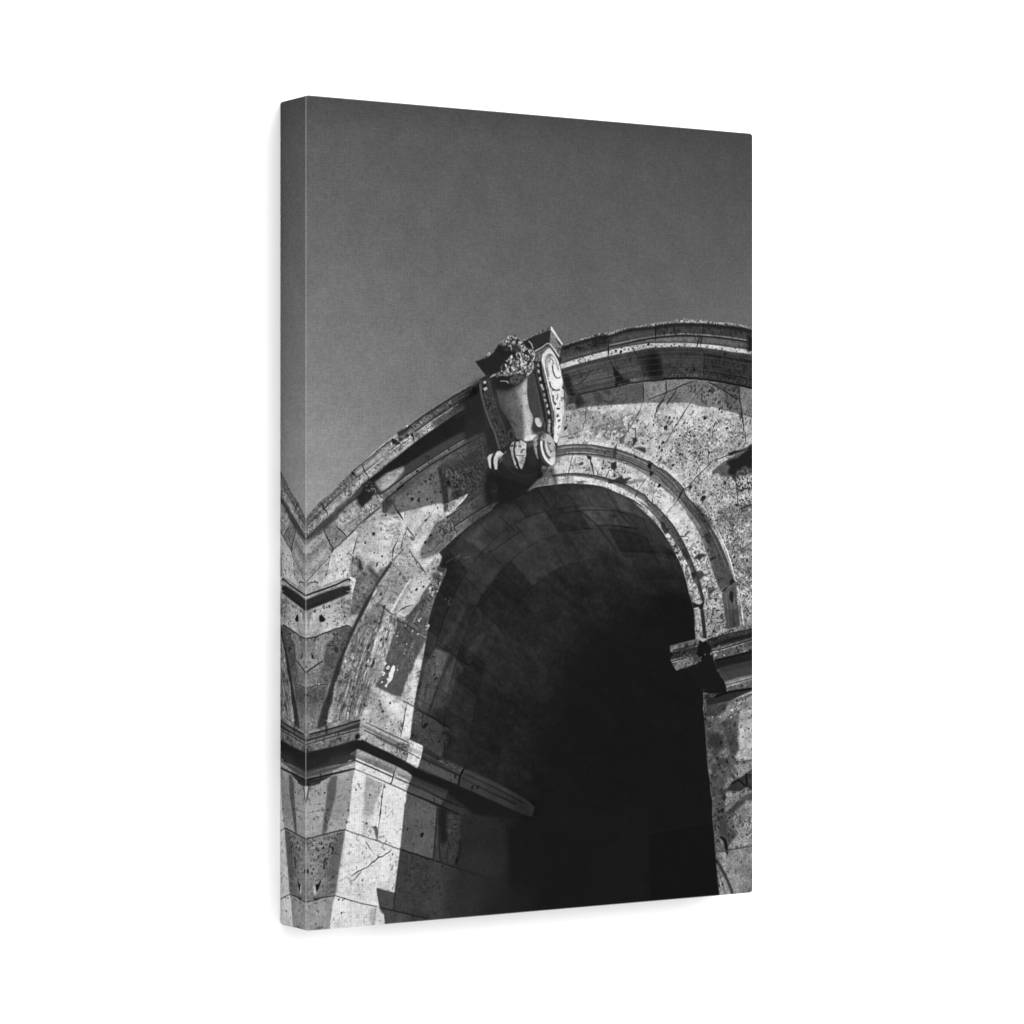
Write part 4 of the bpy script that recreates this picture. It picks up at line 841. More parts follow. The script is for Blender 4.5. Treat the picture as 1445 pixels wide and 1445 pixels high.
# ---- stones below it ---------------------------------------------------------------------------------------------
fill('M3 50,205 200,180 430,90 620,30 690,70 600,250 500,500 440,700 380,830 50,885', 132, .97, .8, tex='streak', amp=.8)
fill('M3 430,95 620,35 690,90 600,270 500,520 440,640 330,590 300,480 330,300 400,180', 86, .9, 1.5, rough=.5, tex='dirty', amp=1.2); mottle('M3 360,110 480,90 560,200 480,330 360,300', .6, 2.4, 5, 100, .1, 1.5, v=150)
fill('M3 220,200 340,150 320,400 280,510 130,600 60,650 60,300 160,240', 146, .7, 2, tex='streak', ang=100, amp=.8); fill('M3 50,240 150,235 180,330 60,420', 108, .6, 2.5)
fill('M3 230,690 300,560 440,640 440,700 370,820 230,820', 96, .8, 2, tex='dirty', amp=1.2); fill('M3 60,680 130,620 260,540 250,700 210,830 60,870', 136, .8, 1.5, tex='gray'); fill('M3 120,700 200,650 190,740 130,760', 92, .6, 2.5)
line('M3 50,205 200,178 260,150 430,88 520,60 620,28 690,65', 1.6, 34, .9, .4, rough=.3); line('M3 180,240 210,170', 1.4, 40, .8, .4); crack('M3 340,290 470,310', 1.4, 30); fill('M3 440,330 480,300 500,400 440,370', 38, .8, 1, rough=.6)
line('M3 60,665 130,615 210,560 285,508', 1.7, 32, .9, .4, rough=.3); line('M3 50,885 110,870 220,835 370,825', 1.5, 46, .85, .4, rough=.3); fill('M3 140,420 170,430 160,480 140,470', 24, .95, .6, rough=.3); dots('M3 60,440,13 70,590,13', 60)
fill('M3 50,890 220,850 370,830 340,960 290,1160 230,1430 50,1460', 104, .95, 1, tex='streak', amp=.9, ang=100); fill('M3 60,890 100,890 70,960', 150, .6, 1.5); fill('M3 80,960 250,880 330,950 250,1100 120,1150', 84, .6, 3, tex='dirty'); fill('M3 60,1250 240,1180 230,1430 60,1450', 138, .6, 3, tex='rough')
crack('M3 75,980 180,900 240,840', 1.2, 60, .7, .4)
# dark channel
fill('M1 1220,500 1250,520 1150,680 1080,775 1020,850 940,1030 830,1250 740,1450 / M3 690,180 610,370 530,660 450,860 430,1050 370,1200 340,1400 215,1435 280,1150 350,960 430,700 500,500 600,260 680,60 / M1 690,1400 790,1200 900,1000 1040,775 1180,560', 44, .95, 1, rough=.4, tex='dark')
fill('M1 1210,520 1245,520 1090,770 1040,770', 66, .5, 1); mottle('M3 690,0 760,0 340,1400 230,1430', .5, 3, 7, 110, .0, 1.5, v=28); mottle('M3 690,0 760,0 340,1400 230,1430', .4, 1.6, 2.4, 110, .3, 1.5, v=96)
# ---- archivolt, left -----------------------------------------------------------------------------------------------
LA = P_('M1 1320,410 1250,520 1080,775 1020,850 940,1030 830,1250 / M3 770,0 690,180 610,370 530,660 450,860 430,1050 370,1200 350,1390 800,1300 830,1260 920,1050 900,900 1060,870 / M5 0,370 40,390 / M4 130,1445 150,1200 240,940 300,730 400,700 540,550 650,350 760,190 / M2 390,1430 170,1130')
fill(LA, 162, .93, .8, tex='streak')
fill('M4 0,480 120,540 90,760 20,900 -60,1150 / M3 950,700 900,900 820,1250 430,1340 430,1050 530,660 690,180', 116, .8, 2, rough=.6, tex='streak', amp=1.25)
fill('M4 110,120 300,0 600,-10 640,130 520,200 330,400 200,600 -20,480 40,200', 158, .7, 2, tex='lit'); mottle('M4 0,200 300,100 250,500 20,440', .4, 2, 3, 120, .0, 2, v=110)
fill('M4 420,200 560,130 680,100 770,180 650,320 560,460 500,560 400,690 260,640 330,440', 190, .75, 1.6, tex='lit', amp=.8); fill('M4 240,590 330,420 480,160 520,180 380,420 280,640', 150, .6, 1.6)
line('M4 480,165 400,280 300,450 210,610', 2.2, 214, .85, .6); line('M4 190,640 120,800 60,900 20,1000', 2.6, 212, .8, .6, rough=.5); line('M4 610,440 540,520 500,580', 1.6, 220, .7, .6)
crack('M4 310,605 350,580 420,545 500,515', 1.9, 46, .9, .4, taper=(.9, .3)); dots('M4 648,268,14 555,305,19 617,208,10 480,345,11 330,95,14 740,155,11 345,235,9 75,370,18', 48); crack('M4 160,310 230,340 320,380', 1.3, 80, .8, .4); crack('M4 20,270 100,260', 1.4, 70)
line('M4 0,500 110,545 200,625 260,650', 2, 72, .85, .6, rough=.4); line('M4 120,550 90,650 60,780', 1.8, 50, .85, .5, rough=.4); dots('M4 115,545,22', 40)
fill('M4 60,20 160,0 90,130 40,200 0,180 0,140', 60, .55, 1.5); line('M4 165,0 90,120 40,200 10,270', 2.2, 46, .85, .7, rough=.4)
line('M2 160,1110 350,1380 / M4 600,0 680,80', 1.2, 70, .8, .4, rough=.4)
# lichen streaks in the middle of the band
fill('M4 20,1290 20,1000 100,800 190,640 300,720 210,960 150,1180', 160, .6, 1.6, rough=.6, tex='streak', amp=1.3); mottle('M4 10,860 200,620 300,720 150,1200 20,1300', .6, 5, 2, 112, .1, 1.2, v=205); mottle('M4 10,860 200,620 300,720 150,1200 20,1300', .55, 6, 2, 112, .15, 1.2, v=66)
mottle('M3 640,420 800,400 850,800 500,900 560,520', .45, 2, 2.6, 110, .1, 1.5, v=190); mottle('M3 640,420 900,300 850,800 500,900 560,520', .4, 2.4, 3.5, 110, .15, 1.5, v=62)
mottle('M3 450,900 900,820 820,1250 400,1330', .35, 10, 2.4, 104, .0, 1.5, v=172); mottle('M3 450,900 900,820 820,1250 400,1330', .5, 9, 2.6, 104, .15, 1.5, v=70)
mottle('M3 760,0 1280,0 1060,520 860,900 640,420', .5, 8, 2.4, 112, .12, 2, v=66); mottle('M3 760,0 1280,0 1060,520 860,900 640,420', .5, 8, 2.4, 112, .15, 2, v=190)
for _s in ('M3 830,180 790,280 750,350', 'M3 1110,40 1040,160 990,330 950,470', 'M3 910,600 870,680 850,780', 'M3 1090,360 1050,440 1040,510', 'M3 800,980 770,1120 740,1270', 'M3 530,1100 490,1300', 'M3 640,1200 620,1300', 'M3 1230,160 1190,300'): line(_s, 1.7, 208, .75, .5, rough=.5, vary=.6)
for _s in ('M3 1010,100 960,220 940,270', 'M3 920,280 905,350', 'M3 990,480 970,560', 'M3 710,850 700,930', 'M3 1090,190 1070,240', 'M3 860,1020 850,1100 900,1120', 'M3 900,830 910,900'): line(_s, 2.4, 34, .8, .5, rough=.5, vary=.6)
fill('M3 930,560 970,560 970,590 940,600', 22, .95, .6, rough=.4); dots('M3 650,820,22 685,985,15 885,575,14 860,1030,16 1155,210,15 1090,215,15', 34); dots('M3 600,510,20 240,825,10 770,605,12 910,510,17', 196)
line('M3 670,360 760,385 900,380 940,420', 1.3, 58, .7, .5, rough=.4); line('M3 480,770 620,790 820,770', 1.3, 70, .6, .5, rough=.4)
fill('M3 930,680 1000,550 1080,520 1050,700 1020,790 940,800', 132, .7, 1.8, tex='dirty'); fill('M3 820,820 940,800 920,1000 900,1130 830,1000', 84, .6, 2, rough=.8, tex='dirty')
_A = 'M1 1250,520 1080,775 940,1030 830,1250 / M3 690,180 530,660 430,1050 360,1390'; _B = 'M4 520,170 330,440 210,640 130,900 20,1240 / M3 920,880 850,1080 800,1290'
for _k in range(46):
    _t = RNG.uniform(.04, .98); _s = RNG.uniform(.36, .85) if _k > 6 else RNG.uniform(0, .4); _lt = RNG.rand() < .5
    line(between(_A, _B, _t, _s, min(1, _s+RNG.uniform(.06, .3))), RNG.uniform(.7, 1.5), RNG.uniform(170, 205) if _lt else RNG.uniform(56, 90), RNG.uniform(.35, .7), .35, 0, (.3, .3), .3, None, .7)
ridges(_A, _B, [(.30, 1.0, 78, .4), (.62, 1.1, 70, .45), (.86, 1.2, 190, .45)], s0=.36)
# lower block of the archivolt, lit
fill('M3 1060,870 1200,950 1380,1055 1450,1080 / M5 520,640 490,830 465,1060 340,1080 / M6 1330,390 870,190 / M3 830,1260 900,1120 930,900', 178, .95, 1.2, tex='lit')
fill('M3 920,900 1080,930 1090,1100 1200,1250 1150,1400 900,1330 880,1200', 148, .7, 3, rough=.6, tex='dirty'); fill('M5 60,440 180,470 330,560 400,600 370,760 200,720 120,640', 214, .7, 2.5); fill('M5 180,720 300,740 370,800 250,860', 210, .5, 2.5)
fill('M3 840,1200 900,1170 910,1260 850,1290', 205, .7, 1.5, rough=.7, tex='rough'); dots('M3 1207,1080,14 1110,1195,18 1075,1100,14 1060,1045,12 935,1335,11 850,1300,10', 48); line('M3 1075,1060 1080,1130 1110,1200', 1.6, 76, .6, .7, rough=.4)
fill('M5 425,620 515,640 495,830 465,1080 350,1045 380,850', 206, .85, .8, tex='lit', amp=.6); crack('M5 420,615 390,780 345,1050', 1.5, 62, .9, .2); crack('M5 320,940 350,1010', 1.4, 80)
# reveal: dark stained stones and bright slivers
fill('M4 760,190 850,110 960,30 940,100 880,240 830,350 790,460 740,620 710,760 700,870 600,860 430,760 400,690 520,570 640,370', 92, .97, .8, rough=.4, tex='streak', amp=1.1)
mottle('M4 700,330 840,0 960,40 830,380 740,420', .9, 2, 2.6, 112, .0, .8, v=178); mottle('M4 700,330 840,0 960,40 830,380 740,420', .7, 2, 2.6, 112, .1, .8, v=40); fill('M4 750,80 850,60 880,200 780,180', 52, .6, 1.5, rough=.8, tex='dirty'); fill('M4 845,0 930,-10 960,30 900,70 850,60', 40, .7, 1, rough=.8, tex='rough')
fill('M4 740,450 830,350 790,470 740,630 700,690 640,650 690,540', 122, .7, 1.8, tex='streak', amp=1.2); line('M4 600,590 550,670 500,770', 1.5, 158, .7, .5, rough=.3); line('M4 720,480 680,590 640,660', 1.2, 140, .5, .6, rough=.4)
fill('M4 500,580 620,460 680,420 640,530 560,590 480,680 430,720', 66, .7, 2, tex='dirty'); dots('M4 600,715,20 700,800,18 690,850,14 725,800,11 740,290,22', 190, rough=.6)
fill('M4 290,690 430,730 600,840 705,860 690,990 520,885 400,795 280,745', 100, .9, .8, rough=.3, tex='dirty')
fill('M4 300,725 400,770 560,870 690,975 660,1050 550,1260 480,1450 / M5 440,200 350,510 260,490 40,390 0,360 / M4 120,1400 150,1200 240,940', 90, .97, .8, rough=.4, tex='gray', amp=1.1)
mottle('M4 380,800 600,1000 520,1300 240,1300 260,960', .5, 6, 4, 112, .0, 2, v=74); fill('M4 400,950 470,930 440,1080 390,1120', 70, .6, 2.5); fill('M4 200,1160 290,1200 260,1300 160,1300', 112, .4, 3)
line('M4 290,725 400,770 520,850 690,975', 1.8, 58, .8, .6, rough=.4); line('M4 595,905 685,965', 1.3, 178, .85, .4); dots('M4 575,910,14 505,870,16 290,940,13 255,895,12 305,895,9 405,800,11 495,1090,10 420,1050,10 500,1045,8 285,1020,8 510,1240,7 480,1250,7 505,1190,7 390,1175,9', 205, rough=.6); line('M4 410,1110 390,1145', 2, 190, .8, .5, rough=.4)
pits('M4 380,1000 560,1000 530,1270 370,1200', 34, (.3, .7), 165, .7)
fill('M4 675,990 660,1130 630,1300 610,1400 540,1445 480,1445 550,1270 570,1200 640,1080', 172, .92, 1, rough=.3, tex='lit', amp=.7)
fill('M5 540,0 625,0 600,200 550,450 515,645 430,615 350,560 355,490 440,280 500,130', 188, .95, .9, rough=.3, tex='lit', amp=.7); fill('M5 400,420 500,330 560,300 510,620 390,560', 205, .5, 2); crack('M5 555,190 610,165', 2, 60); fill('M5 540,240 590,190 580,240', 120, .6, 1); line('M5 370,570 520,645', 1.6, 70, .8, .5, rough=.3)
fill('M5 340,510 420,480 390,560 350,560', 140, .5, 1.5, rough=.5); dots('M5 195,600,12', 50); line('M5 40,390 180,470 260,495 350,560', 1.2, 108, .5, .8, rough=.4)
mottle('M4 300,725 690,975 550,1260 480,1450 130,1450 240,940', .35, 10, 3, 112, .0, 1.5, v=64); mottle('M4 300,725 690,975 550,1260 480,1450 130,1450 240,940', .3, 9, 3, 112, .15, 1.5, v=138)
# white bird-lime splash
fill('M3 1245,560 1275,575 1280,625 1255,690 1220,780 1180,820 1155,870 1130,850 1170,800 1160,740 1185,730 1190,670 1215,620', 232, .95, .5, rough=.35)
dots('M3 1140,548,19 1120,685,20 1100,660,12 1305,630,9 1095,795,13', 222, rough=.6); ell(*(raw('M3 1180,600,0')[0][:2]), 2.9, 2.2, -60, 222, .95, .3, .3); ell(*(raw('M3 1182,600,0')[0][:2]), 1.1, .8, -60, 110, .9)
# ---- impost, left: front face ---------------------------------------------------------------------------------------
fill('M6 50,310 110,300 340,230 450,200 700,130 800,110 810,170 480,280 50,420', 118, .6, 1.5, rough=.4, tex='rough'); fill('M6 90,360 450,262 800,155 800,185 460,300 90,400', 88, .9, .7, tex='dirty')
line('M6 110,350 340,290 450,260 800,155', 1.9, 24, .95, .4, rough=.2); fill('M6 50,420 480,300 800,185 790,262 460,345 50,460', 44, .95, .8, tex='dark'); line('M6 340,230 345,340', 2.4, 34, .8, .5, rough=.4)
line('M6 55,468 250,415 400,370 600,320 790,268', 1.7, 112, .85, .45, tex='rough'); line('M6 55,490 250,435 400,390 600,335 790,288', 1.6, 24, .95, .4); dots('M6 410,365,20', 120, rough=.8)
fill('M6 50,500 780,300 790,340 800,410 700,435 440,515 50,600', 116, .97, .6, rough=.3, tex='rough', amp=1.1); fill('M6 400,420 520,380 510,440 420,470', 84, .5, 2); fill('M6 740,340 800,340 800,390 740,420 730,380', 18, .92, .8, rough=.6)
fill('M6 50,595 440,512 700,432 760,420 830,440 790,520 745,570 670,625 560,690 400,720 50,870', 30, .98, .8, tex='dark'); fill('M6 50,860 200,780 400,700 620,640 750,556 744,695 560,745 300,805 50,885', 44, .95, 1, tex='dark')
fill('M6 380,660 640,590 700,610 600,690 440,720 380,720', 62, .75, 4, tex='dark'); fill('M6 90,700 370,680 380,740 100,830', 42, .6, 4)
fill('M6 740,560 755,550 745,650 680,630', 90, .8, 1); line('M6 670,625 750,552', 1.2, 150, .7, .5)
line('M6 60,850 300,800 560,735 740,690', 1.6, 70, .7, .7); fill('M6 50,875 560,760 740,715 740,735 560,800 50,950', 64, .9, 1, tex='dark'); dots('M6 660,715,19', 200, el=3, ang=-15); line('M6 520,750 740,700', 1.4, 26, .8, .5)
fill('M6 410,885 520,800 740,725 732,812 600,840', 166, .95, .7, tex='gray'); fill('M6 50,900 250,850 420,840 400,890 50,960', 76, .6, 2)
line('M6 50,975 260,925 440,885 735,818', 3, 22, .95, .5); fill('M6 50,970 260,940 440,900 330,960 250,1000 130,1030 50,1060', 26, .9, .8, rough=.3); line('M6 260,880 270,940', 2, 30, .7, .6)
# impost, left: side that runs into the arch, lit
fill('M6 800,120 870,190 1330,400 1445,455 / M5 460,1095 640,1180 640,1215 625,1290 590,1445 410,1390 / M6 1410,712 960,492 820,415 800,360 830,320 790,290 820,240', 168, .98, .6, rough=.2, tex='lit')
line('M6 880,188 1100,290 1330,398 1445,455', 1, 60, .75, .35); fill('M6 810,200 850,230 1300,440 1445,520 1445,560 1280,490 830,270', 92, .75, 1.6); line('M6 830,195 1100,320 1445,485', 1.6, 184, .6, .6); line('M6 830,258 1000,340 1300,480 1445,555', 1.5, 190, .7, .5)
line('M6 850,290 1000,360 1300,510 1445,585', 1.2, 48, .85, .4); mottle('M6 1270,460 1445,480 1445,640 1290,600', .7, 1.8, 1.8, 0, .0, 1.2, v=78); mottle('M6 830,300 1300,530 1290,650 860,430', .4, 2, 4, 20, .1, 1, v=112)
line('M5 0,930 160,1010 450,1140', .9, 72, .7, .4); fill('M5 0,1010 250,1130 450,1210 440,1240 200,1140 0,1050', 84, .6, 1.5); mottle('M5 270,1120 460,1150 430,1300 280,1230', .7, 2, 2, 0, .0, 1, v=72); line('M5 0,1060 200,1160 430,1265', 1.3, 56, .85, .4)
fill('M5 450,1100 500,1110 640,1185 640,1215 620,1310 590,1450 410,1395 430,1260 470,1180', 214, .85, .8, tex='lit', amp=.6); fill('M5 450,1170 630,1270 620,1310 440,1240', 130, .6, 1.4); line('M5 440,1265 600,1350', 1.2, 66, .8, .4); line('M5 470,1130 630,1215', 1.2, 180, .6, .5); crack('M5 440,1250 410,1390', 1.3, 70)
# under-shadow, cavetto and fascia of that side
fill('M6 790,440 830,420 960,490 1200,600 1410,712 1445,735 / M8 280,290 610,420 700,500 500,520 280,380 160,330 / M6 1445,860 1300,785 1000,650 760,545 700,600 740,500', 28, .98, .7, tex='dark')
fill('M6 755,550 880,600 1000,660 1295,795 1285,860 1255,885 1000,780 742,665', 150, .97, .6, tex='gray'); fill('M6 745,640 850,660 1000,720 1260,830 1255,885 1000,785 742,680', 92, .6, 1.8); fill('M6 760,560 900,610 880,650 770,610', 176, .6, 1.5, rough=.4)
fill('M6 1300,800 1445,865 1445,965 1290,900', 150, .97, .6, tex='gray'); fill('M8 0,240 70,275 150,320 155,340 120,390 0,330', 158, .95, .8, tex='lit', amp=.7); fill('M8 0,290 150,350 120,390 0,335', 112, .55, 1.2)
line('M6 742,682 1000,795 1255,908', 1.9, 214, .9, .4); line('M6 1290,905 1445,975', 1.9, 190, .9, .4); line('M6 740,705 1000,820 1250,932', 1.4, 34, .9, .35); line('M6 1270,935 1445,1010', 1.2, 60, .85, .35); line('M8 0,330 120,385', 1.6, 205, .8, .4); line('M8 0,355 118,405', 1.1, 70, .8, .4)
fill('M6 738,722 1000,832 1240,942 1222,1025 1000,930 730,822', 208, .97, .5, tex='lit', amp=.7); fill('M6 1250,940 1445,1020 / M8 118,410 100,480 0,440 / M6 1445,1125 1230,1030', 206, .97, .5, tex='lit', amp=.7)
crack('M6 1295,800 1260,890 1240,960 1222,1030', 1.8, 40, .9, .4); dots('M6 1215,1022,16', 36); line('M6 730,826 1000,935 1225,1035 1445,1130 / M8 0,440 100,488', 1.6, 58, .85, .45); fill('M6 740,840 900,890 880,910 740,870', 130, .5, 1.2); mottle('M6 820,780 960,830 940,900 830,850', .4, 2, 2, 0, .1, 1, v=140)
# ---- left pier ----------------------------------------------------------------------------------------------------
fill('M6 50,1065 130,1040 260,1000 440,905 730,825 700,960 650,1445 / M7 500,245 230,312 50,350', 156, .97, .8, tex='lit', amp=.7)
fill('M6 400,925 495,905 480,1000 470,1150 400,1445 / M7 300,200 270,300 235,310 250,180 / M6 310,1445 350,1150 350,1060', 88, .9, 1.1, rough=.3, tex='gray'); fill('M6 640,870 730,830 700,960 690,1000 650,960', 120, .5, 2.5); fill('M6 500,950 690,980 660,1445 470,1445', 146, .5, 4)
line('M6 105,1040 85,1160 65,1290', 2.2, 54, .9, .5, taper=(1, .3)); fill('M6 55,1060 100,1050 80,1160 55,1260', 205, .6, .8); line('M6 55,1010 110,1040 260,1000', 3, 28, .85, .7); dots('M6 360,1375,18 320,1145,13 635,960,9 690,1005,8', 40); line('M6 90,1430 200,1390 400,1370', .8, 100, .6, .5); line('M7 60,60 160,40 250,20', .8, 100, .5, .5)
line('M6 700,960 650,1445 / M7 500,240', 1, 118, .5, 1, rough=.5); mottle('M6 640,1000 720,960 690,1445 620,1445', .5, 2, 3, 95, .0, 1, v=96)
fill('M6 730,828 900,895 1225,1040 1445,1138 1425,1445 / M7 1130,470 860,372 500,252 / M6 650,1445 700,960', 210, .97, .7, tex='lit', amp=.8)
fill('M6 885,915 990,960 1110,1010 1060,1180 1000,1300 980,1445 860,1445 850,1250 865,1050', 150, .85, 1.6, rough=.4, tex='gray'); fill('M6 900,930 970,970 960,1050 900,1050', 118, .6, 3, rough=.5); fill('M7 700,0 810,0 760,130 770,200 730,310 680,300 700,150', 164, .7, 2, rough=.5, tex='gray')
crack('M6 1130,1020 1100,1180 1075,1445 / M7 900,0 890,100 875,230', 1.4, 58, .9, .3); fill('M6 1120,1040 1145,1050 1135,1085 1120,1075', 50, .8, .7, rough=.4); dots('M6 1092,1197,13 745,1103,11 935,1170,13', 48)
fill('M7 780,205 860,215 875,260 870,350 850,360 840,290 820,235', 76, .85, .8, rough=.5); dots('M7 740,178,12 840,215,10', 50); line('M7 680,150 740,175', 1, 90, .7)
line('M7 500,252 700,320 860,372 1030,440 1120,470', 1.4, 70, .85, .45, rough=.3); dots('M7 850,365,12 930,405,12 1040,455,15', 84, el=2, ang=20)
fill('M7 490,258 860,380 1115,480 1090,700 1055,965 850,905 880,1125 640,1065 385,995 430,700', 206, .97, .7, tex='lit', amp=.8); line('M7 1110,480 1060,950', 1, 150, .4, 1)
crack('M7 730,375 760,430 790,475', 1.9, 62, .85, .3); crack('M7 1030,470 940,540 860,570 760,660 640,720 560,780', 1.9, 66, .9, .5); crack('M7 860,530 875,570 890,560', 2, 50); crack('M7 680,720 590,830', 1.4, 84, .8, .4); crack('M7 560,740 500,800 430,830', 1, 120, .6, .5); crack('M7 790,470 840,540', .7, 130, .6); dots('M7 695,815,13 1035,525,10 805,655,7 450,650,8 1020,700,8', 100, el=2)
mottle('M7 440,700 700,700 560,830 410,850', .4, 3, 2, -30, .1, 2, v=150); line('M7 990,670 1050,640 1020,710', .9, 120, .6, .4)
fill('M7 50,355 230,318 495,250 490,300 440,620 380,990 160,1035 50,1065', 126, .98, .7, tex='dirty', amp=.9); fill('M7 490,300 430,640 380,990 240,1010 300,700 330,450 400,290', 88, .75, 3, tex='gray'); fill('M7 60,620 160,600 140,1000 60,1050', 152, .5, 4)
pits('M7 90,360 420,290 390,640 230,680 130,600', 75, (.6, 2.0), 34, .88, 2.2, -75); pits('M7 60,600 380,600 370,980 180,1000 70,800', 40, (.4, 1.1), 44, .8, 1.8, -75); fill('M7 340,430 370,440 375,490 355,490', 28, .9, .6, rough=.5); crack('M7 290,560 260,620 255,690', 2.6, 32, .85, .5); dots('M7 250,450,15 228,405,13 75,715,17 40,715,15 135,695,11 360,780,13 120,745,10', 28, el=2, ang=-80)
fill('M7 215,815 225,830 200,910 175,950 160,930 165,870 195,860', 16, .97, .6, rough=.4); fill('M7 140,880 160,890 165,950 170,990 155,990 140,930', 208, .8, .7, rough=.4); mottle('M7 100,340 200,330 180,560 120,560', .4, 2, 5, 90, .2, 1.5, v=180); line('M7 60,350 80,480', 1.4, 66, .7, .6); mottle('M7 280,800 380,790 370,960 280,960', .4, 2, 4, 90, .2, 1.5, v=160)
line('M7 50,350 90,345 230,310 350,280 500,243', 1.8, 44, .9, .45, rough=.3); line('M7 50,1068 140,1050 160,1035 260,1015 385,998', 1.8, 46, .9, .45, rough=.3); fill('M7 140,1020 200,1025 210,1040 150,1055', 30, .85, .7, rough=.5); dots('M7 455,290,9 510,160,14 530,30,10', 54)
fill('M7 50,1075 385,1005 370,1060 320,1370 50,1400', 148, .98, .7, tex='lit', amp=.7); dots('M7 190,1180,13 165,1315,9 270,1050,10', 70); dots('M7 180,1190,8', 205); fill('M7 280,1020 375,1010 320,1370 260,1370', 132, .5, 3)
fill('M7 385,1000 640,1070 850,1122 880,1140 900,1190 935,1200 955,1340 320,1380 365,1050', 204, .98, .7, tex='lit', amp=.8); line('M7 385,995 500,1030 660,1075 860,1120', 1.3, 74, .85, .4, rough=.3); fill('M7 820,1125 855,1122 825,1330 800,1335 770,1250', 150, .7, 1.4, rough=.3); line('M7 845,1130 820,1330', 1, 100, .6, .5); dots('M7 455,1190,11 425,1040,11 490,1030,8 470,1045,8 965,1160,0', 46); mottle('M7 600,1090 830,1140 780,1300 640,1250', .3, 6, 6, 0, .0, 3, v=160)
# shaded side of the left pier
fill('M7 1172,-60 1445,60 1445,575 1120,468', 94, .97, .6, tex='gray', amp=.8); fill('M8 100,490 250,560 410,640 370,1170 200,1110 45,1060', 92, .97, .7, tex='gray', amp=.7); fill('M8 40,1070 370,1180 620,1265 640,1900 / M7 1445,1260 1050,1150 1055,970 1120,480', 62, .97, .7, tex='gray', amp=.8)
fill('M8 520,1225 1000,1395 1150,1445 1300,1900 500,1900', 44, .9, 9, tex='dark')
fill('M8 900,1300 1400,1445 1400,1900 800,1900', 29, .8, 10)
fill('M7 855,908 1058,965 1050,1150 890,1125', 74, .97, 1, tex='gray', amp=.8); fill('M7 890,1132 1050,1162 1445,1265 1445,1320 950,1345 940,1205', 76, .97, .7, tex='gray', amp=.6); shade('M7 1200,1150 1445,1200 1445,1330 1200,1330', .8, 4); line('M7 1065,960 1045,1150', 1.6, 34, .85, .5); line('M7 890,1132 1050,1165 1240,1210 1420,1255', 1.8, 30, .9, .45, rough=.3); fill('M7 890,1140 950,1140 930,1200', 58, .7, 1.4)
line('M7 1120,468 1250,510 1445,575 / M8 370,1180 510,1225 620,1265 1000,1395', 1.8, 22, .95, .45, rough=.25); line('M7 1120,600 1200,630', 1.6, 34, .7, .6); mottle('M7 1120,600 1440,640 1440,1100 1080,1100', .4, 4, 7, 90, .0, 3, v=44)
fill('M7 1365,285 1388,280 1380,310 1355,330 1345,320', 26, .92, .5, rough=.3); dots('M7 1200,240,12 1200,535,9 1395,860,12', 44); crack('M7 1300,660 1445,740', 1, 44, .5)
fill('M8 600,1270 1000,1400 1050,1600 500,1700', 42, .5, 8)
# ledge bands in shade
fill('M8 260,70 420,140 680,240 645,320 400,215 255,140', 62, .97, .7, tex='dark', amp=1.3); line('M8 270,75 420,150 560,205', 1.4, 24, .8, .5); mottle('M8 410,135 680,235 640,310 420,190', .7, 2, 2, 25, .1, .8, v=112); line('M8 260,140 400,205 640,320', 1.6, 26, .9, .5); line('M8 260,115 400,180 560,250', 1.4, 36, .7, .6)
fill('M8 240,150 400,225 640,335 612,412 400,320 218,235', 82, .97, .6, tex='gray', amp=.8); fill('M8 690,250 1000,385 1300,550 1405,640 1380,740 1280,715 640,425 650,335', 64, .97, .8, tex='dark', amp=1.2); line('M8 690,300 1000,445 1290,600', 2, 34, .8, .7); line('M8 660,340 850,440 1210,610', 1.8, 26, .85, .6); line('M8 700,280 1000,420 1200,520', 1.4, 84, .5, .7); line('M8 680,350 850,430 1000,505', 1, 84, .5, .5)
shade('M8 900,330 1420,600 1400,760 1200,700 900,560', .8, 6); shade('M8 1150,480 1440,620 1400,780 1200,720', .75, 5); crack('M8 685,245 640,330 625,410', 2.6, 14, .95, .4); crack('M8 410,135 420,165', 2.2, 20); dots('M8 330,200,10 590,330,12 770,440,16 825,440,16', 24, el=2)
fill('M8 160,255 400,330 612,418 1280,722 1150,760 800,720 520,500 500,560 160,330', 25, .95, 1.2); fill('M8 155,330 300,390 520,475 500,570 330,500 130,400', 62, .95, 1.4, tex='dark'); fill('M8 160,330 520,480 510,510 160,370', 42, .6, 1.5)
line('M8 120,395 300,470 470,560 700,655', 1.6, 22, .9, .5); fill('M8 118,415 300,490 470,575 450,620 300,560 100,485', 80, .97, .6, tex='gray', amp=.6); fill('M8 500,600 700,665 660,720 640,715 510,650', 56, .7, 1.2, tex='dark'); line('M8 100,490 300,570 440,630 640,722', 1.7, 16, .9, .45); line('M8 150,405 300,468 460,535', .9, 96, .4, .5); crack('M8 375,545 378,605', 1.6, 24)
fill('M8 412,645 440,660 445,1195 370,1180', 62, .9, .7, tex='streak', ang=92, amp=.6); line('M8 412,650 395,900 368,1175', 1.2, 28, .85, .4, rough=.3); line('M8 432,660 430,900 440,1190', 1.6, 24, .8, .6, rough=.5)
fill('M8 440,650 520,680 510,850 520,960 480,1010 440,1000 430,800', 27, .9, 1.4, rough=.8); fill('M8 510,690 620,740 660,960 620,1150 600,1250 460,1195 460,1050 520,980', 58, .9, 2, rough=.5, tex='streak', ang=92, amp=.7); mottle('M8 510,700 640,740 650,960 510,980', .6, 3, 8, 92, .05, 2, v=82)
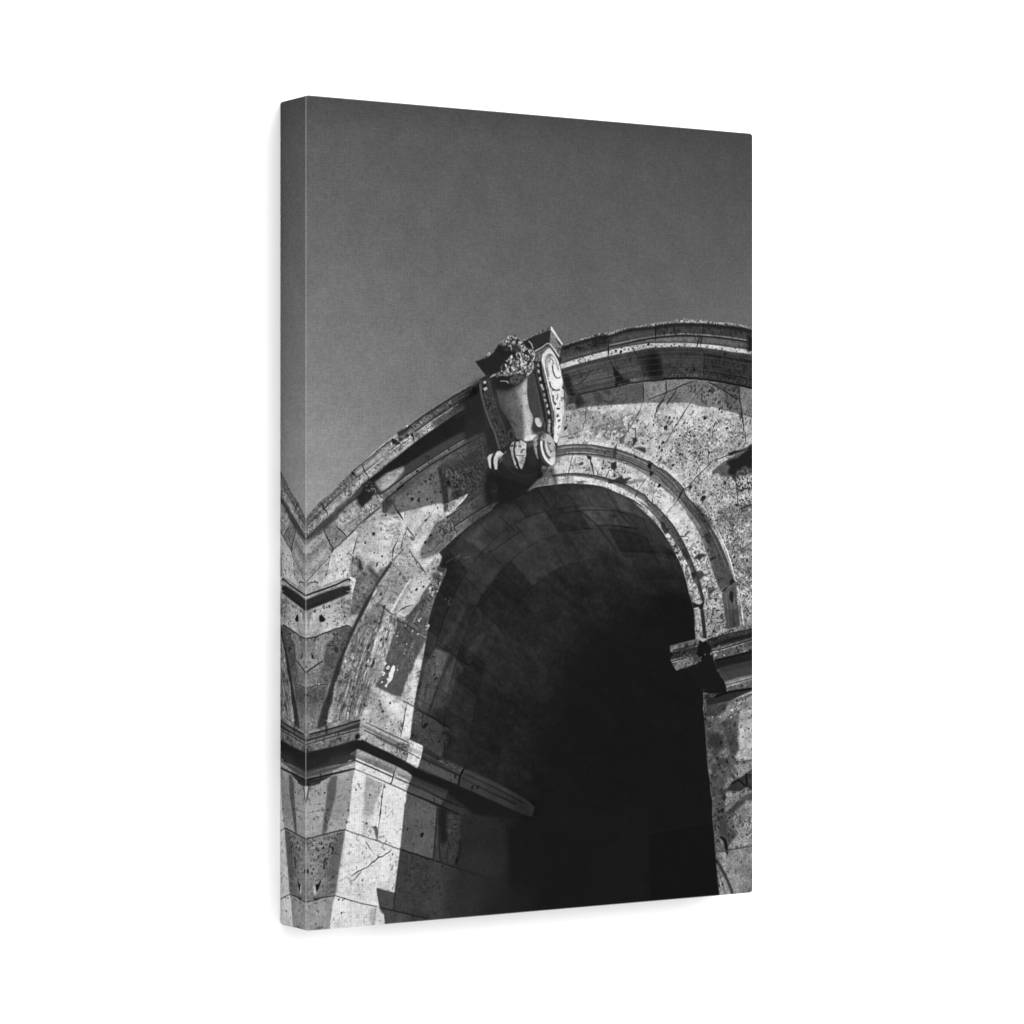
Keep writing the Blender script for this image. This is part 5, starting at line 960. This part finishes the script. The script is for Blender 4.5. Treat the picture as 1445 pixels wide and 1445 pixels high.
fill('M8 650,760 1000,780 1130,900 1150,1300 1000,1390 620,1260 620,1100', 38, .85, 4, tex='dark'); fill('M8 640,1080 950,1100 1000,1380 640,1260', 46, .6, 5, tex='dark'); fill('M8 1130,760 1445,760 1445,1445 1150,1445', 23, .8, 5); line('M8 640,980 640,1100 590,1230', 3, 26, .8, 1, rough=.5); fill('M8 600,1170 630,1160 600,1240', 12, .8, .8); fill('M8 245,905 270,900 270,930 250,955 238,945', 24, .95, .5, rough=.3); dots('M8 105,868,9', 44); line('M8 510,1060 515,1210', 2, 36, .6, .8); line('M8 920,860 1120,910', 1.5, 30, .5, 1)
# ---- keystone -----------------------------------------------------------------------------------------------------------
fill('K2 -40,60 200,-80 240,100 330,330 430,720 300,740 230,490 120,520 -40,600', 36, .9, 1.6)
fill('K2 -20,330 230,240 330,450 420,720 300,740 250,830 -20,760', 44, .55, 5); mottle('K2 -10,590 220,520 260,720 240,860 0,760', .6, 2.2, 2.2, 0, .05, 2, v=92); fill('K2 20,580 230,515 230,560 60,620', 84, .6, 2.5, tex='dirty')
fill('K2 -20,1110 250,1000 390,1150 370,1445 -20,1445', 66, .35, 5, tex='streak', ang=-38); fill('K2 240,1060 400,980 560,1000 800,1180 960,1090 1010,960 1030,1070 960,1120 830,1270 700,1340 520,1445 240,1445', 26, .9, 2.4)
fill('K2 330,1180 420,1170 400,1300 300,1360', 62, .5, 3, rough=.5, tex='dirty')
# body under the carving, left volute
fill('K1 155,830 240,770 430,740 860,740 1000,500 1110,340 1240,520 1290,860 1310,1010 1310,1445 / K2 1300,250 1220,630 1190,850 1000,960 960,1110 800,1200 480,1100 400,990 430,720 340,400 230,100', 40, .98, .8, tex='dark')
fill('K1 155,840 300,810 345,1000 420,1300 / K2 480,330 560,640 430,725 340,400 215,80 / K1 200,1080 165,960', 54, .97, .7, tex='dirty', amp=1.3)
line('K1 165,880 185,1030 240,1230 320,1445 / K2 370,500 430,710', 2.6, 92, .85, .6); line('K1 290,850 330,1000 400,1250 / K2 460,320 540,620', 2, 68, .6, .8); dots('K1 232,862,22 240,950,25', 178, el=1.1, rough=.2); dots('K1 235,905,14', 28)
for x, y in [(245, 1050), (275, 1130), (310, 1230), (335, 1330), (370, 1420)]: ell(*(raw('K1 %d,%d' % (x, y))[0]), 2.6, 1.5, 60, 84, .7, .4, .4)
for x, y in [(395, 420), (430, 510), (470, 590), (490, 670)]: ell(*(raw('K2 %d,%d' % (x, y))[0]), 2.4, 1.6, 60, 80, .7, .4, .4)
# shaft
fill('K1 390,960 560,950 700,870 810,790 900,740 960,1000 1020,1330 1060,1445 / K2 1050,470 900,545 760,595 660,570 560,330 440,150', 98, .97, .8, tex='gray', amp=.8)
fill('K1 640,930 810,800 800,1000 820,1200 890,1340 / K2 880,300 870,450 890,545 760,590 780,400 740,200', 150, .9, 2.8, tex='gray', amp=.8); fill('K1 740,860 812,800 800,1000 825,1200 892,1340 / K2 885,300 868,450 880,560 770,590 / K1 770,1445 750,1200', 190, .8, 2.0, tex='lit', amp=.7)
fill('K1 812,800 900,740 950,1000 1010,1330 890,1345 830,1200 802,1000', 64, .95, .6, rough=.2, tex='dark'); fill('K1 400,960 520,960 500,1250 560,1445 430,1300 380,1050', 58, .6, 4); shade('K2 440,100 620,320 660,540 600,560 480,250', .75, 4)
pits('K1 450,1000 800,860 820,1200 890,1350 700,1440 560,1440', 26, (.3, .8), 70, .5); mottle('K1 420,1000 640,950 760,1440 560,1440', .35, 9, 6, 70, .0, 2, v=70)
line('K1 805,820 800,1000 822,1190 885,1330', 1.2, 196, .5, .5, rough=.4)
fill('K1 330,850 420,760 560,770 600,820 790,780 740,860 620,950 540,990 400,980', 32, .9, 2.5); crack('K2 560,320 620,350 650,390', 1.2, 46, .7, .4); dots('K1 730,1185,11', 50); pits('K2 780,300 870,330 860,450 790,560', 14, (.3, .6), 70, .8)
# drops on the shaft
fill('K2 895,290 960,260 1040,350 1050,470 900,490 860,440', 46, .85, 1.4); ell(*(raw('K2 960,348')[0]), 7.6, 4.7, 68, 186, .97, .45, .1); fill('K2 960,280 1010,310 1020,380 980,330', 104, .7, .8)
ell(*(raw('K2 588,520')[0]), 8.6, 5.2, 84, 66, .9, .6); ell(*(raw('K2 590,525')[0]), 5.4, 2.8, 84, 34, .9, .6)
fill('K2 755,590 790,540 900,510 960,520 900,560 890,600 780,605', 206, .9, 1, rough=.3)
# right channel with beads and the carved white face
fill('K1 890,570 930,480 1020,440 1000,560 1040,750 1110,1030 1160,1280 1180,1450 1060,1450 1000,1150 930,850', 38, .97, .7, tex='dark'); fill('K1 905,570 940,480 1020,440 1010,520 990,570 940,590', 128, .9, .8, rough=.3, tex='dirty'); line('K1 960,480 950,590', 1.3, 46, .8, .4); line('K1 990,470 985,560', 1, 70, .7, .4)
fill('K2 1080,0 1180,0 1180,300 1150,540 1060,480', 40, .95, .8, tex='dark')
line('K1 1010,560 1035,740 1100,1020 1145,1240 1165,1445 / K2 1160,500', 3.4, 108, .95, .5, tex='dirty'); line('K1 985,590 1010,760 1080,1040 1120,1260', 1.2, 24, .8, .5)
line('K1 915,600 960,850 1040,1120 1085,1440', 1.3, 92, .8, .5); line('K2 1085,350 1090,470', 1.2, 84, .7, .5)
for x, y, v in [(958, 630, 150), (965, 710, 168), (985, 815, 176), (1003, 905, 182), (1020, 945, 150), (1040, 1030, 128), (1052, 1105, 158), (1080, 1180, 172), (1100, 1265, 176), (1112, 1385, 150)]: ell(*(raw('K1 %d,%d' % (x, y))[0]), 3.0, 1.6, 76, v, .95, .4, .35)
for x, y, v in [(1108, 330, 150), (1108, 395, 160), (1100, 450, 150), (1115, 510, 120)]: ell(*(raw('K2 %d,%d' % (x, y))[0]), 3.2, 2.1, 85, v, .95, .4, .35); 
fill('K1 1000,560 1020,470 1070,415 1115,395 1170,450 1225,560 1255,650 1275,760 1292,860 1290,920 1308,1000 1312,1150 1310,1450 / K2 1300,250 1265,450 1215,635 1165,600 1180,300 1170,150 / K1 1165,1250 1110,1000 1060,780', 214, .98, .5, rough=.15, tex='lit', amp=.5)
fill('K1 1040,500 1110,470 1150,500 1100,560 1090,680 1110,790 1080,800 1050,680', 158, .75, 1.4, rough=.5, tex='dirty'); fill('K1 1080,480 1150,480 1140,510 1090,510', 92, .7, 1); fill('K1 1060,660 1090,680 1110,780 1080,790', 96, .7, 1); line('K1 1075,820 1110,815', 1.2, 60, .7)
line('K1 1150,630 1158,700 1180,770 1220,805 1260,790', 1.7, 52, .9, .4); line('K1 1160,560 1200,620 1240,720', 1.2, 150, .7, .5); line('K1 1115,850 1125,910 1150,945 1200,970 1250,962', 1.8, 50, .9, .4); line('K1 1280,925 1310,950', 2, 44, .8); line('K1 1140,975 1180,960', 1.8, 60, .8); fill('K1 1170,830 1280,800 1290,880 1200,955 1150,930', 232, .7, 1.5); fill('K1 1170,680 1260,740 1250,790 1210,790', 230, .7, 1.4)
line('K1 1190,1160 1160,1110 1165,1060', 1.8, 54, .9, .4); line('K1 1265,1060 1280,1120', 1.4, 84, .8, .4); dots('K1 1158,1048,13 1213,1085,11 1220,1320,16 1240,1382,16 1290,1075,13 1190,1155,14', 48); line('K1 1205,1218 1252,1222', 2.4, 46, .95, .4); line('K1 1255,1100 1250,1180', 1, 110, .6); dots('K2 1235,415,13 1225,510,10 1245,395,8', 84, el=2, ang=90); line('K1 1310,1000 1320,1050 1300,1100', 1.4, 60, .7)
fill('K1 1290,880 1320,940 1330,1060 1310,1200 1310,1000', 40, .6, 1.5)
line('K1 1050,560 1062,680 1098,850 1140,1040 1185,1260 1195,1440', .9, 120, .7, .35); line('K1 1036,540 1046,690 1085,860 1125,1040 1170,1250', 1.0, 232, .6, .35)
line('K1 1060,600 1075,520 1120,480 1170,520 1210,600 1235,690', 1.3, 118, .7, .4); line('K1 1110,600 1120,540 1150,560 1165,620', 1.2, 84, .7, .4)
line('K1 1290,980 1295,1150 1290,1440', .9, 150, .6, .4); line('K1 1215,1020 1225,1080', 1.3, 70, .7, .4); line('K1 1205,1290 1240,1300', 1.2, 96, .7, .4)
# cap
fill('K1 740,285 880,215 1130,105 1130,160 1120,340 900,445 760,400', 40, .97, .5, tex='dark'); fill('K1 740,290 870,215 1000,155 1130,103 1128,150 1000,195 870,245 750,310', 132, .9, .5, rough=.35, tex='rough'); mottle('K1 850,215 1100,115 1100,160 870,250', .7, 1.6, 1.6, 0, .1, .5, v=40)
fill('K1 1125,160 1200,250 1275,355 1250,500 1180,420 1112,330', 118, .97, .5, tex='rough', amp=.8); fill('K1 1190,260 1270,340 1250,360 1210,310', 44, .85, .7, rough=.3); fill('K1 1128,100 1145,110 1295,345 1280,355 1128,150', 206, .95, .4); fill('K1 1120,330 1245,500 1240,530 1108,360', 150, .8, .5)
line('K1 910,440 1010,385 1112,338 1245,520', 1.7, 186, .9, .4); line('K1 920,460 1010,410 1100,365 1230,540', 1.8, 54, .85, .5); fill('K1 1020,430 1110,370 1150,430 1110,440', 176, .6, 1.2, rough=.4, tex='rough'); fill('K1 1240,500 1280,560 1260,600 1240,540', 24, .8, .8)
# left wing of the cap
fill('K1 100,577 200,540 260,500 350,455 420,345 600,330 760,420 700,500 580,540 460,640 430,745 250,775 200,710', 34, .98, .5, rough=.3, tex='dark'); line('K1 115,568 200,535 250,508', 1.6, 96, .8, .5, rough=.4); dots('K1 285,480,26', 172, rough=.2); dots('K1 275,500,18', 120, rough=.2); dots('K1 230,530,13 320,470,14', 110, rough=.2)
# carved foliage
fill('K1 420,340 480,290 540,260 600,230 660,235 740,290 765,350 830,400 880,410 910,480 880,590 850,640 865,740 820,780 780,760 700,720 640,760 540,790 430,745 300,800 350,750 460,720 460,640 520,590 590,510 700,530 760,480 740,440 600,440 500,440 440,350', 128, .97, .5, rough=.6, tex='rough', amp=.9)
mottle('K1 430,340 640,220 760,340 890,410 900,560 860,740 780,770 430,750 470,620 580,510', .9, 4.2, 3.0, 60, .0, .6, v=36, octv=1, soft=.4); mottle('K1 430,340 640,220 760,340 890,410 900,560 860,740 780,770 430,750 470,620 580,510', .8, 3.4, 2.4, 60, .15, .6, v=200, octv=1, soft=.4)
def knobs(s, n, lo, hi, r=(1.0, 2.3), seed=1):
    p = raw(s)[:, :2]; q = np.roll(p, -1, 0); R = np.random.RandomState(seed); b0, b1 = p.min(0), p.max(0); k = 0
    while k < n:
        x, y = b0+(b1-b0)*R.rand(2)
        c = ((p[:, 1] > y) != (q[:, 1] > y)) & (x < (q[:, 0]-p[:, 0])*(y-p[:, 1])/(q[:, 1]-p[:, 1]+1e-9)+p[:, 0])
        if c.sum() % 2 == 0: continue
        rr = R.uniform(*r); e = R.uniform(1.2, 2.1); an = R.uniform(20, 130); v = R.uniform(lo, hi)
        ell(x+.6, y+.8, rr*e*.62+.3, rr*.62+.3, an, 34, .7, .5, .2)
        ell(x, y, rr*e*.6, rr*.6, an, v*.72, .92, .35, .25)
        ell(x-.25, y-.35, rr*e*.38, rr*.34, an, min(235, v*1.08), .9, .35, .25)
        k += 1
knobs('K1 420,350 480,290 540,255 600,230 660,232 740,290 750,330 640,340 540,345 470,380', 15, 130, 220, (1.7, 2.8), 1)
knobs('K1 470,360 520,350 520,440 490,450', 2, 110, 190, (1.2, 2.2), 2); knobs('K1 680,330 760,330 770,460 720,480', 5, 130, 215, (1.6, 3), 3)
knobs('K1 770,400 880,400 910,480 880,590 790,560', 9, 120, 215, (1.7, 3.2), 4)
knobs('K1 460,640 580,520 700,540 860,560 860,640 700,720 540,770 440,740', 21, 120, 225, (1.8, 3.4), 5)
knobs('K1 720,640 860,620 862,740 800,770', 5, 120, 200, (1.6, 3), 6); knobs('K1 590,780 720,730 780,780 740,840 640,890', 9, 70, 140, (1.5, 2.8), 7)
knobs('K1 300,795 360,755 440,765 560,745 560,775 440,785 330,800', 8, 130, 200, (.9, 1.6), 8)
for _s in ('K1 580,350 600,420', 'K1 825,300 865,345 888,410', 'K1 890,430 908,490 890,560 845,600', 'K1 590,530 575,610', 'K1 690,560 680,640', 'K1 720,630 800,590', 'K1 440,848 520,845 555,875', 'K1 300,800 360,757'):
    line(_s, 1.5, 190, .8, .4, rough=.2, vary=.5)
for _s in ('K1 620,280 680,290', 'K1 780,320 860,370', 'K1 560,560 540,640', 'K1 640,590 655,650', 'K1 700,650 715,700', 'K1 570,700 590,730', 'K1 760,480 780,540', 'K1 700,740 640,790'):
    line(_s, 1.8, 28, .85, .45, rough=.3, vary=.6)
fill('K1 760,310 820,300 870,370 880,410 800,400 770,360', 34, .85, .8); line('K1 825,300 865,345 885,405', 1.2, 160, .8, .4); fill('K1 600,340 680,350 740,450 640,470 600,440', 32, .8, 1.2, rough=.5); fill('K1 430,360 560,370 600,470 480,500 380,450', 30, .8, 1.2, rough=.6)
fill('K1 590,780 720,730 780,780 740,840 640,900 560,860', 96, .8, .8, rough=.5, tex='rough'); mottle('K1 590,780 720,730 780,790 740,850 620,900', .8, 2.2, 2.2, 40, .05, .8, v=36)
# bottom roll with its two discs
fill('K2 480,790 580,700 640,600 720,585 800,620 900,590 960,720 1000,960 960,1100 800,1190 600,1120 480,1060 400,990', 34, .97, .8, tex='dark'); fill('K2 800,640 890,610 940,830 960,900 870,950 800,850', 44, .8, 1.5); fill('K2 800,632 890,602 900,660 800,690', 92, .8, 1.4); fill('K2 480,800 570,720 600,840 640,950 560,960 470,900', 62, .7, 2, tex='dark'); line('K2 480,900 600,1010 760,1080 940,1040', 1.6, 52, .6, 1)
fill('K2 635,700 655,615 720,588 800,628 790,800 775,880 735,975 700,980 690,880 640,790', 184, .97, .5, rough=.3, tex='rough', amp=.8); line('K2 655,790 700,800 780,790', 1.2, 70, .8, .4, rough=.3); fill('K2 700,800 790,800 770,900 720,980 690,880', 140, .6, 1, rough=.5, tex='rough'); mottle('K2 650,620 790,640 780,800 650,780', .5, 2.2, 2.2, 0, .2, .8, v=90)
fill('K2 570,690 600,620 645,600 625,720 645,850 690,985 640,945 600,820', 168, .95, .5, rough=.35, tex='rough'); line('K2 640,610 628,720 650,850 715,990', 1.8, 22, .9, .4); dots('K2 600,665,16', 50)
fill('K2 265,830 290,785 345,768 320,830 320,985 290,960', 192, .97, .5, rough=.2, tex='lit', amp=.6); line('K2 350,790 325,860 335,990', 1.8, 24, .95, .4); fill('K2 345,880 360,800 400,740 440,730 490,775 450,830 410,870 400,990 365,985', 192, .97, .5, rough=.25, tex='lit', amp=.7); fill('K2 410,830 490,780 480,850 420,910', 92, .75, 1, rough=.5, tex='rough'); line('K2 350,990 390,1060 450,1080', 2, 52, .8, .7); line('K2 490,770 530,740', 1.6, 130, .8, .5); line('K2 400,1000 440,1080', 1.6, 74, .6, .6)
fill('K2 885,600 960,500 955,700 970,840 940,840 905,720', 140, .95, .6, rough=.3, tex='rough'); fill('K2 900,650 940,600 950,830 920,780', 160, .6, .8)
fill('K2 945,640 975,530 1035,478 1090,490 1150,540 1190,650 1195,850 1160,940 1090,950 1000,890 960,780', 62, .98, .5, tex='dark'); fill('K2 985,640 1000,540 1060,490 1120,520 1170,590 1195,690 1192,850 1155,940 1100,900 1020,800', 176, .97, .5, tex='lit', amp=.6)
fill('K2 970,560 1030,480 1090,490 1060,540 1000,600 990,720', 120, .6, 1.2, tex='rough'); line('K2 1000,600 1010,720 1060,850 1140,925', 2.8, 228, .9, .5); line('K2 1030,590 1035,690 1070,790 1115,835', 3, 62, .9, .6); line('K2 1060,620 1075,700 1110,790 1150,790', 1.8, 200, .8, .5); line('K2 1085,610 1100,690 1135,745', 1.5, 96, .8, .5); dots('K2 1115,635,13 1135,745,13', 66); fill('K2 1120,840 1190,820 1185,900 1150,940 1110,900', 214, .8, 1, rough=.3); line('K2 950,660 965,790 1010,890 1090,960', 2.4, 30, .85, .6)
fill('K2 380,1010 480,1080 640,1130 800,1190 950,1100 1010,970 1010,1090 950,1125 800,1290 620,1400 420,1440', 27, .9, 1.2)
shade('K2 970,960 1130,960 1190,1000 1170,1100 960,1110', .55, 2); mottle('K2 1000,970 1190,950 1190,1060 980,1090', .6, 2, 2, 0, .1, 1.5, v=66)
fill('K2 800,1280 900,1180 960,1130 1150,1110 1190,1180 960,1200 840,1280', 140, .7, 1, rough=.5, tex='rough'); shade('K2 780,1280 960,1110 1110,1110 1110,1200 830,1300', .65, 2.5)
# ---- print tone
_box = (0, 0, TW, TH); _st = np.clip((IMG-70)/60, 0, 1)
_wk = np.clip((np.arange(TH)[:, None]/TH-.27)/.1, 0, 1)*_st*STONE            # worn, weathered stone: broad stains and fine pores
IMG[:] *= 1-.11*_wk*np.clip((field(_box, 13, 13, 0, 3, 301)-.05)/.5, 0, 1)
IMG[:] *= 1-.13*_wk*np.clip((field(_box, 4.5, 6.5, 70, 3, 302)-.22)/.4, 0, 1)
IMG[:] -= 42*_wk*np.clip((field(_box, 1.7, 1.7, 0, 1, 303)+.8*field(_box, 14, 14, 0, 2, 304)-.98)/.5, 0, 1)
IMG[:] += 9*_wk*np.clip((field(_box, 1.5, 1.5, 0, 1, 305)-.5)/.5, 0, 1)
IMG[:] += STONE*np.clip((IMG-50)/30, 0, 1)*np.clip((IMG-112)*.14, -7, 12)
IMG[:] += 18*np.clip((IMG-125)/70, 0, 1)**1.5                          # bright end of the tone scale
IMG[:] = blur(IMG, .27)
IMG[:] += .5*(IMG-blur(IMG, 1.0))
IMG[:] *= 1+.035*field(_box, 1.1, 1.1, 0, 1, 310)+.025*field(_box, 5, 1.0, 0, 1, 311)+.025*field(_box, 1.0, 5, 0, 1, 312)
IMG[:] *= 1+.03*field(_box, 26, 26, 0, 3, 313)
# -------------------------------------------------------------------------------------------------------
_box = (0, 0, TW, TH)
IMG[:] = np.clip(IMG, 13, 240)
# ---------------------------------------------------------------- the print's inks as an image in memory
LIGHT = 2.07                                  # light falling on the front (white = 1): inks are that much darker than they look
_g = np.random.RandomState(3).randn(TH, TW).astype(np.float32)
_v = np.clip(IMG + .8*_g, 0, 255)/255
_lin = np.where(_v <= .04045, _v/12.92, ((_v+.055)/1.055)**2.4)/LIGHT
_s = np.where(_lin <= .0031308, _lin*12.92, 1.055*np.power(np.maximum(_lin, 1e-6), 1/2.4)-.055).astype(np.float32)
ink = bpy.data.images.new('print_inks', TW, TH, alpha=False)
_px = np.ones((TH, TW, 4), np.float32); _px[..., :3] = _s[::-1, :, None]
ink.pixels.foreach_set(_px.ravel()); ink.update(); ink.pack()

def canvas_material(name, pale):
    m, nt, b = mat(name)
    N, L = nt.nodes.new, nt.links.new
    def math_(op, a, c, clamp=False):
        n = N('ShaderNodeMath'); n.operation = op
        for i, x in enumerate((a, c)):
            if x is None: continue
            if hasattr(x, 'is_output'): L(x, n.inputs[i])
            else: n.inputs[i].default_value = x
        return n.outputs[0]
    uv = N('ShaderNodeUVMap'); uv.uv_map = 'print'
    im = N('ShaderNodeTexImage'); im.image = ink; im.interpolation = 'Cubic'; im.extension = 'EXTEND'
    L(uv.outputs['UV'], im.inputs['Vector'])
    sep = N('ShaderNodeSeparateXYZ'); L(uv.outputs['UV'], sep.inputs[0])
    X = math_('MULTIPLY', sep.outputs[0], CW*1000); Y = math_('MULTIPLY', sep.outputs[1], CH*1000)      # millimetres
    def slub(sx, sy, seed):
        c = N('ShaderNodeCombineXYZ'); L(math_('MULTIPLY', X, sx), c.inputs[0]); L(math_('MULTIPLY', Y, sy), c.inputs[1]); c.inputs[2].default_value = seed
        n = N('ShaderNodeTexNoise'); n.inputs['Scale'].default_value = 1; n.inputs['Detail'].default_value = 2; L(c.outputs[0], n.inputs['Vector'])
        return math_('SUBTRACT', n.outputs['Fac'], .5)
    weft, warp, grain = slub(.16, 1.0, 3), slub(1.0, .16, 8), slub(.75, .75, 12)
    tx = math_('SINE', math_('ADD', math_('MULTIPLY', X, 2*math.pi/2.05), math_('MULTIPLY', warp, 2.0)), None)
    ty = math_('SINE', math_('ADD', math_('MULTIPLY', Y, 2*math.pi/1.6), math_('MULTIPLY', weft, 2.0)), None)
    weave = math_('ADD', tx, ty)
    cloth = math_('ADD', math_('ADD', math_('MULTIPLY', weft, .30), math_('MULTIPLY', warp, .26)), math_('ADD', math_('MULTIPLY', grain, .34), math_('MULTIPLY', weave, .030)))
    fac = math_('ADD', cloth, 1.0)
    sc = N('ShaderNodeVectorMath'); sc.operation = 'SCALE'; L(im.outputs['Color'], sc.inputs[0]); L(fac, sc.inputs['Scale'])
    out = sc.outputs[0]
    if pale:                                  # print mixed towards a paler grey along the fold
        mx = N('ShaderNodeMix'); mx.data_type = 'RGBA'; mx.inputs['Factor'].default_value = pale
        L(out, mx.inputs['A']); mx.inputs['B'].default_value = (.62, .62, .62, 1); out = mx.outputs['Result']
    L(out, b.inputs['Base Color'])
    b.inputs['Roughness'].default_value = .85; b.inputs['Specular IOR Level'].default_value = .02
    bp = N('ShaderNodeBump'); bp.inputs['Strength'].default_value = .15; bp.inputs['Distance'].default_value = .0002
    L(math_('ADD', weave, math_('MULTIPLY', weft, 2)), bp.inputs['Height']); L(bp.outputs['Normal'], b.inputs['Normal'])
    return m
m_print = canvas_material('printed_canvas', 0)
m_fold = canvas_material('pale_canvas_fold', .13)

# ---------------------------------------------------------------- the canvas print
root = bpy.data.objects.new('canvas_print', None); col.objects.link(root)
root.location = (0, 0, CZ - CH/2)
root['label'] = 'black and white canvas print of an old stone arch, hanging on the white wall'
root['category'] = 'canvas print'
RC, EF = .0026, .0006                         # corner radius, radius of the folded front edge
def outline(inset, seg=6):
    """rounded rectangle, counter-clockwise seen from the front; (x, z, side) with side changing in the middle of each corner"""
    out = []; r = RC
    for cx, cz, a0 in ((CW/2-r, r, -90), (CW/2-r, CH-r, 0), (-CW/2+r, CH-r, 90), (-CW/2+r, r, 180)):
        for k in range(seg+1):
            a = math.radians(a0+90*k/seg)
            out.append((cx+(r-inset)*math.cos(a), cz+(r-inset)*math.sin(a)))
    return out
def uv_front(x, z): return (x/CW+.5, z/CH)
# front face with its folded edge
bm = bmesh.new(); lay = bm.loops.layers.uv.new('print')
rings = []
for k in range(4):
    t = math.radians(90*k/3)
    rings.append([bm.verts.new((x, Y_FRONT+EF*(1-math.cos(t)), z)) for x, z in outline(EF*(1-math.sin(t)))])
f = bm.faces.new(rings[0]); f.material_index = 0
n = len(rings[0])
for a, b in zip(rings[:-1], rings[1:]):
    for i in range(n):
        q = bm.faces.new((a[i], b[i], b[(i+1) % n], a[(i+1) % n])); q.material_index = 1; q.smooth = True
bmesh.ops.recalc_face_normals(bm, faces=bm.faces)
for fc in bm.faces:
    for lp in fc.loops: lp[lay].uv = uv_front(lp.vert.co.x, lp.vert.co.z)
me = bpy.data.meshes.new('printed_front'); bm.to_mesh(me); bm.free()
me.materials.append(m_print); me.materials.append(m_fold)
front = bpy.data.objects.new('printed_front', me); col.objects.link(front); front.parent = root
# edges: the picture carries on round the side as its mirror image
bm = bmesh.new(); lay = bm.loops.layers.uv.new('print')
o = outline(0)
va = [bm.verts.new((x, Y_FRONT+EF, z)) for x, z in o]; vb = [bm.verts.new((x, -.0005, z)) for x, z in o]
for i in range(n):
    j = (i+1) % n
    q = bm.faces.new((va[i], vb[i], vb[j], va[j])); q.smooth = True
bmesh.ops.recalc_face_normals(bm, faces=bm.faces)
for fc in bm.faces:
    c = fc.calc_center_median(); nx, nz = fc.normal.x, fc.normal.z
    for lp in fc.loops:
        p = lp.vert.co; d = p.y-Y_FRONT
        u, v = uv_front(p.x, p.z)
        if abs(nx) >= abs(nz): u = d/CW if nx < 0 else 1-d/CW
        else: v = d/CH if nz < 0 else 1-d/CH
        lp[lay].uv = (u, v)
me = bpy.data.meshes.new('wrapped_edge'); bm.to_mesh(me); bm.free()
me.materials.append(m_print)
edge = bpy.data.objects.new('wrapped_edge', me); col.objects.link(edge); edge.parent = root
edge['label'] = 'wrapped edge carrying the mirrored picture'
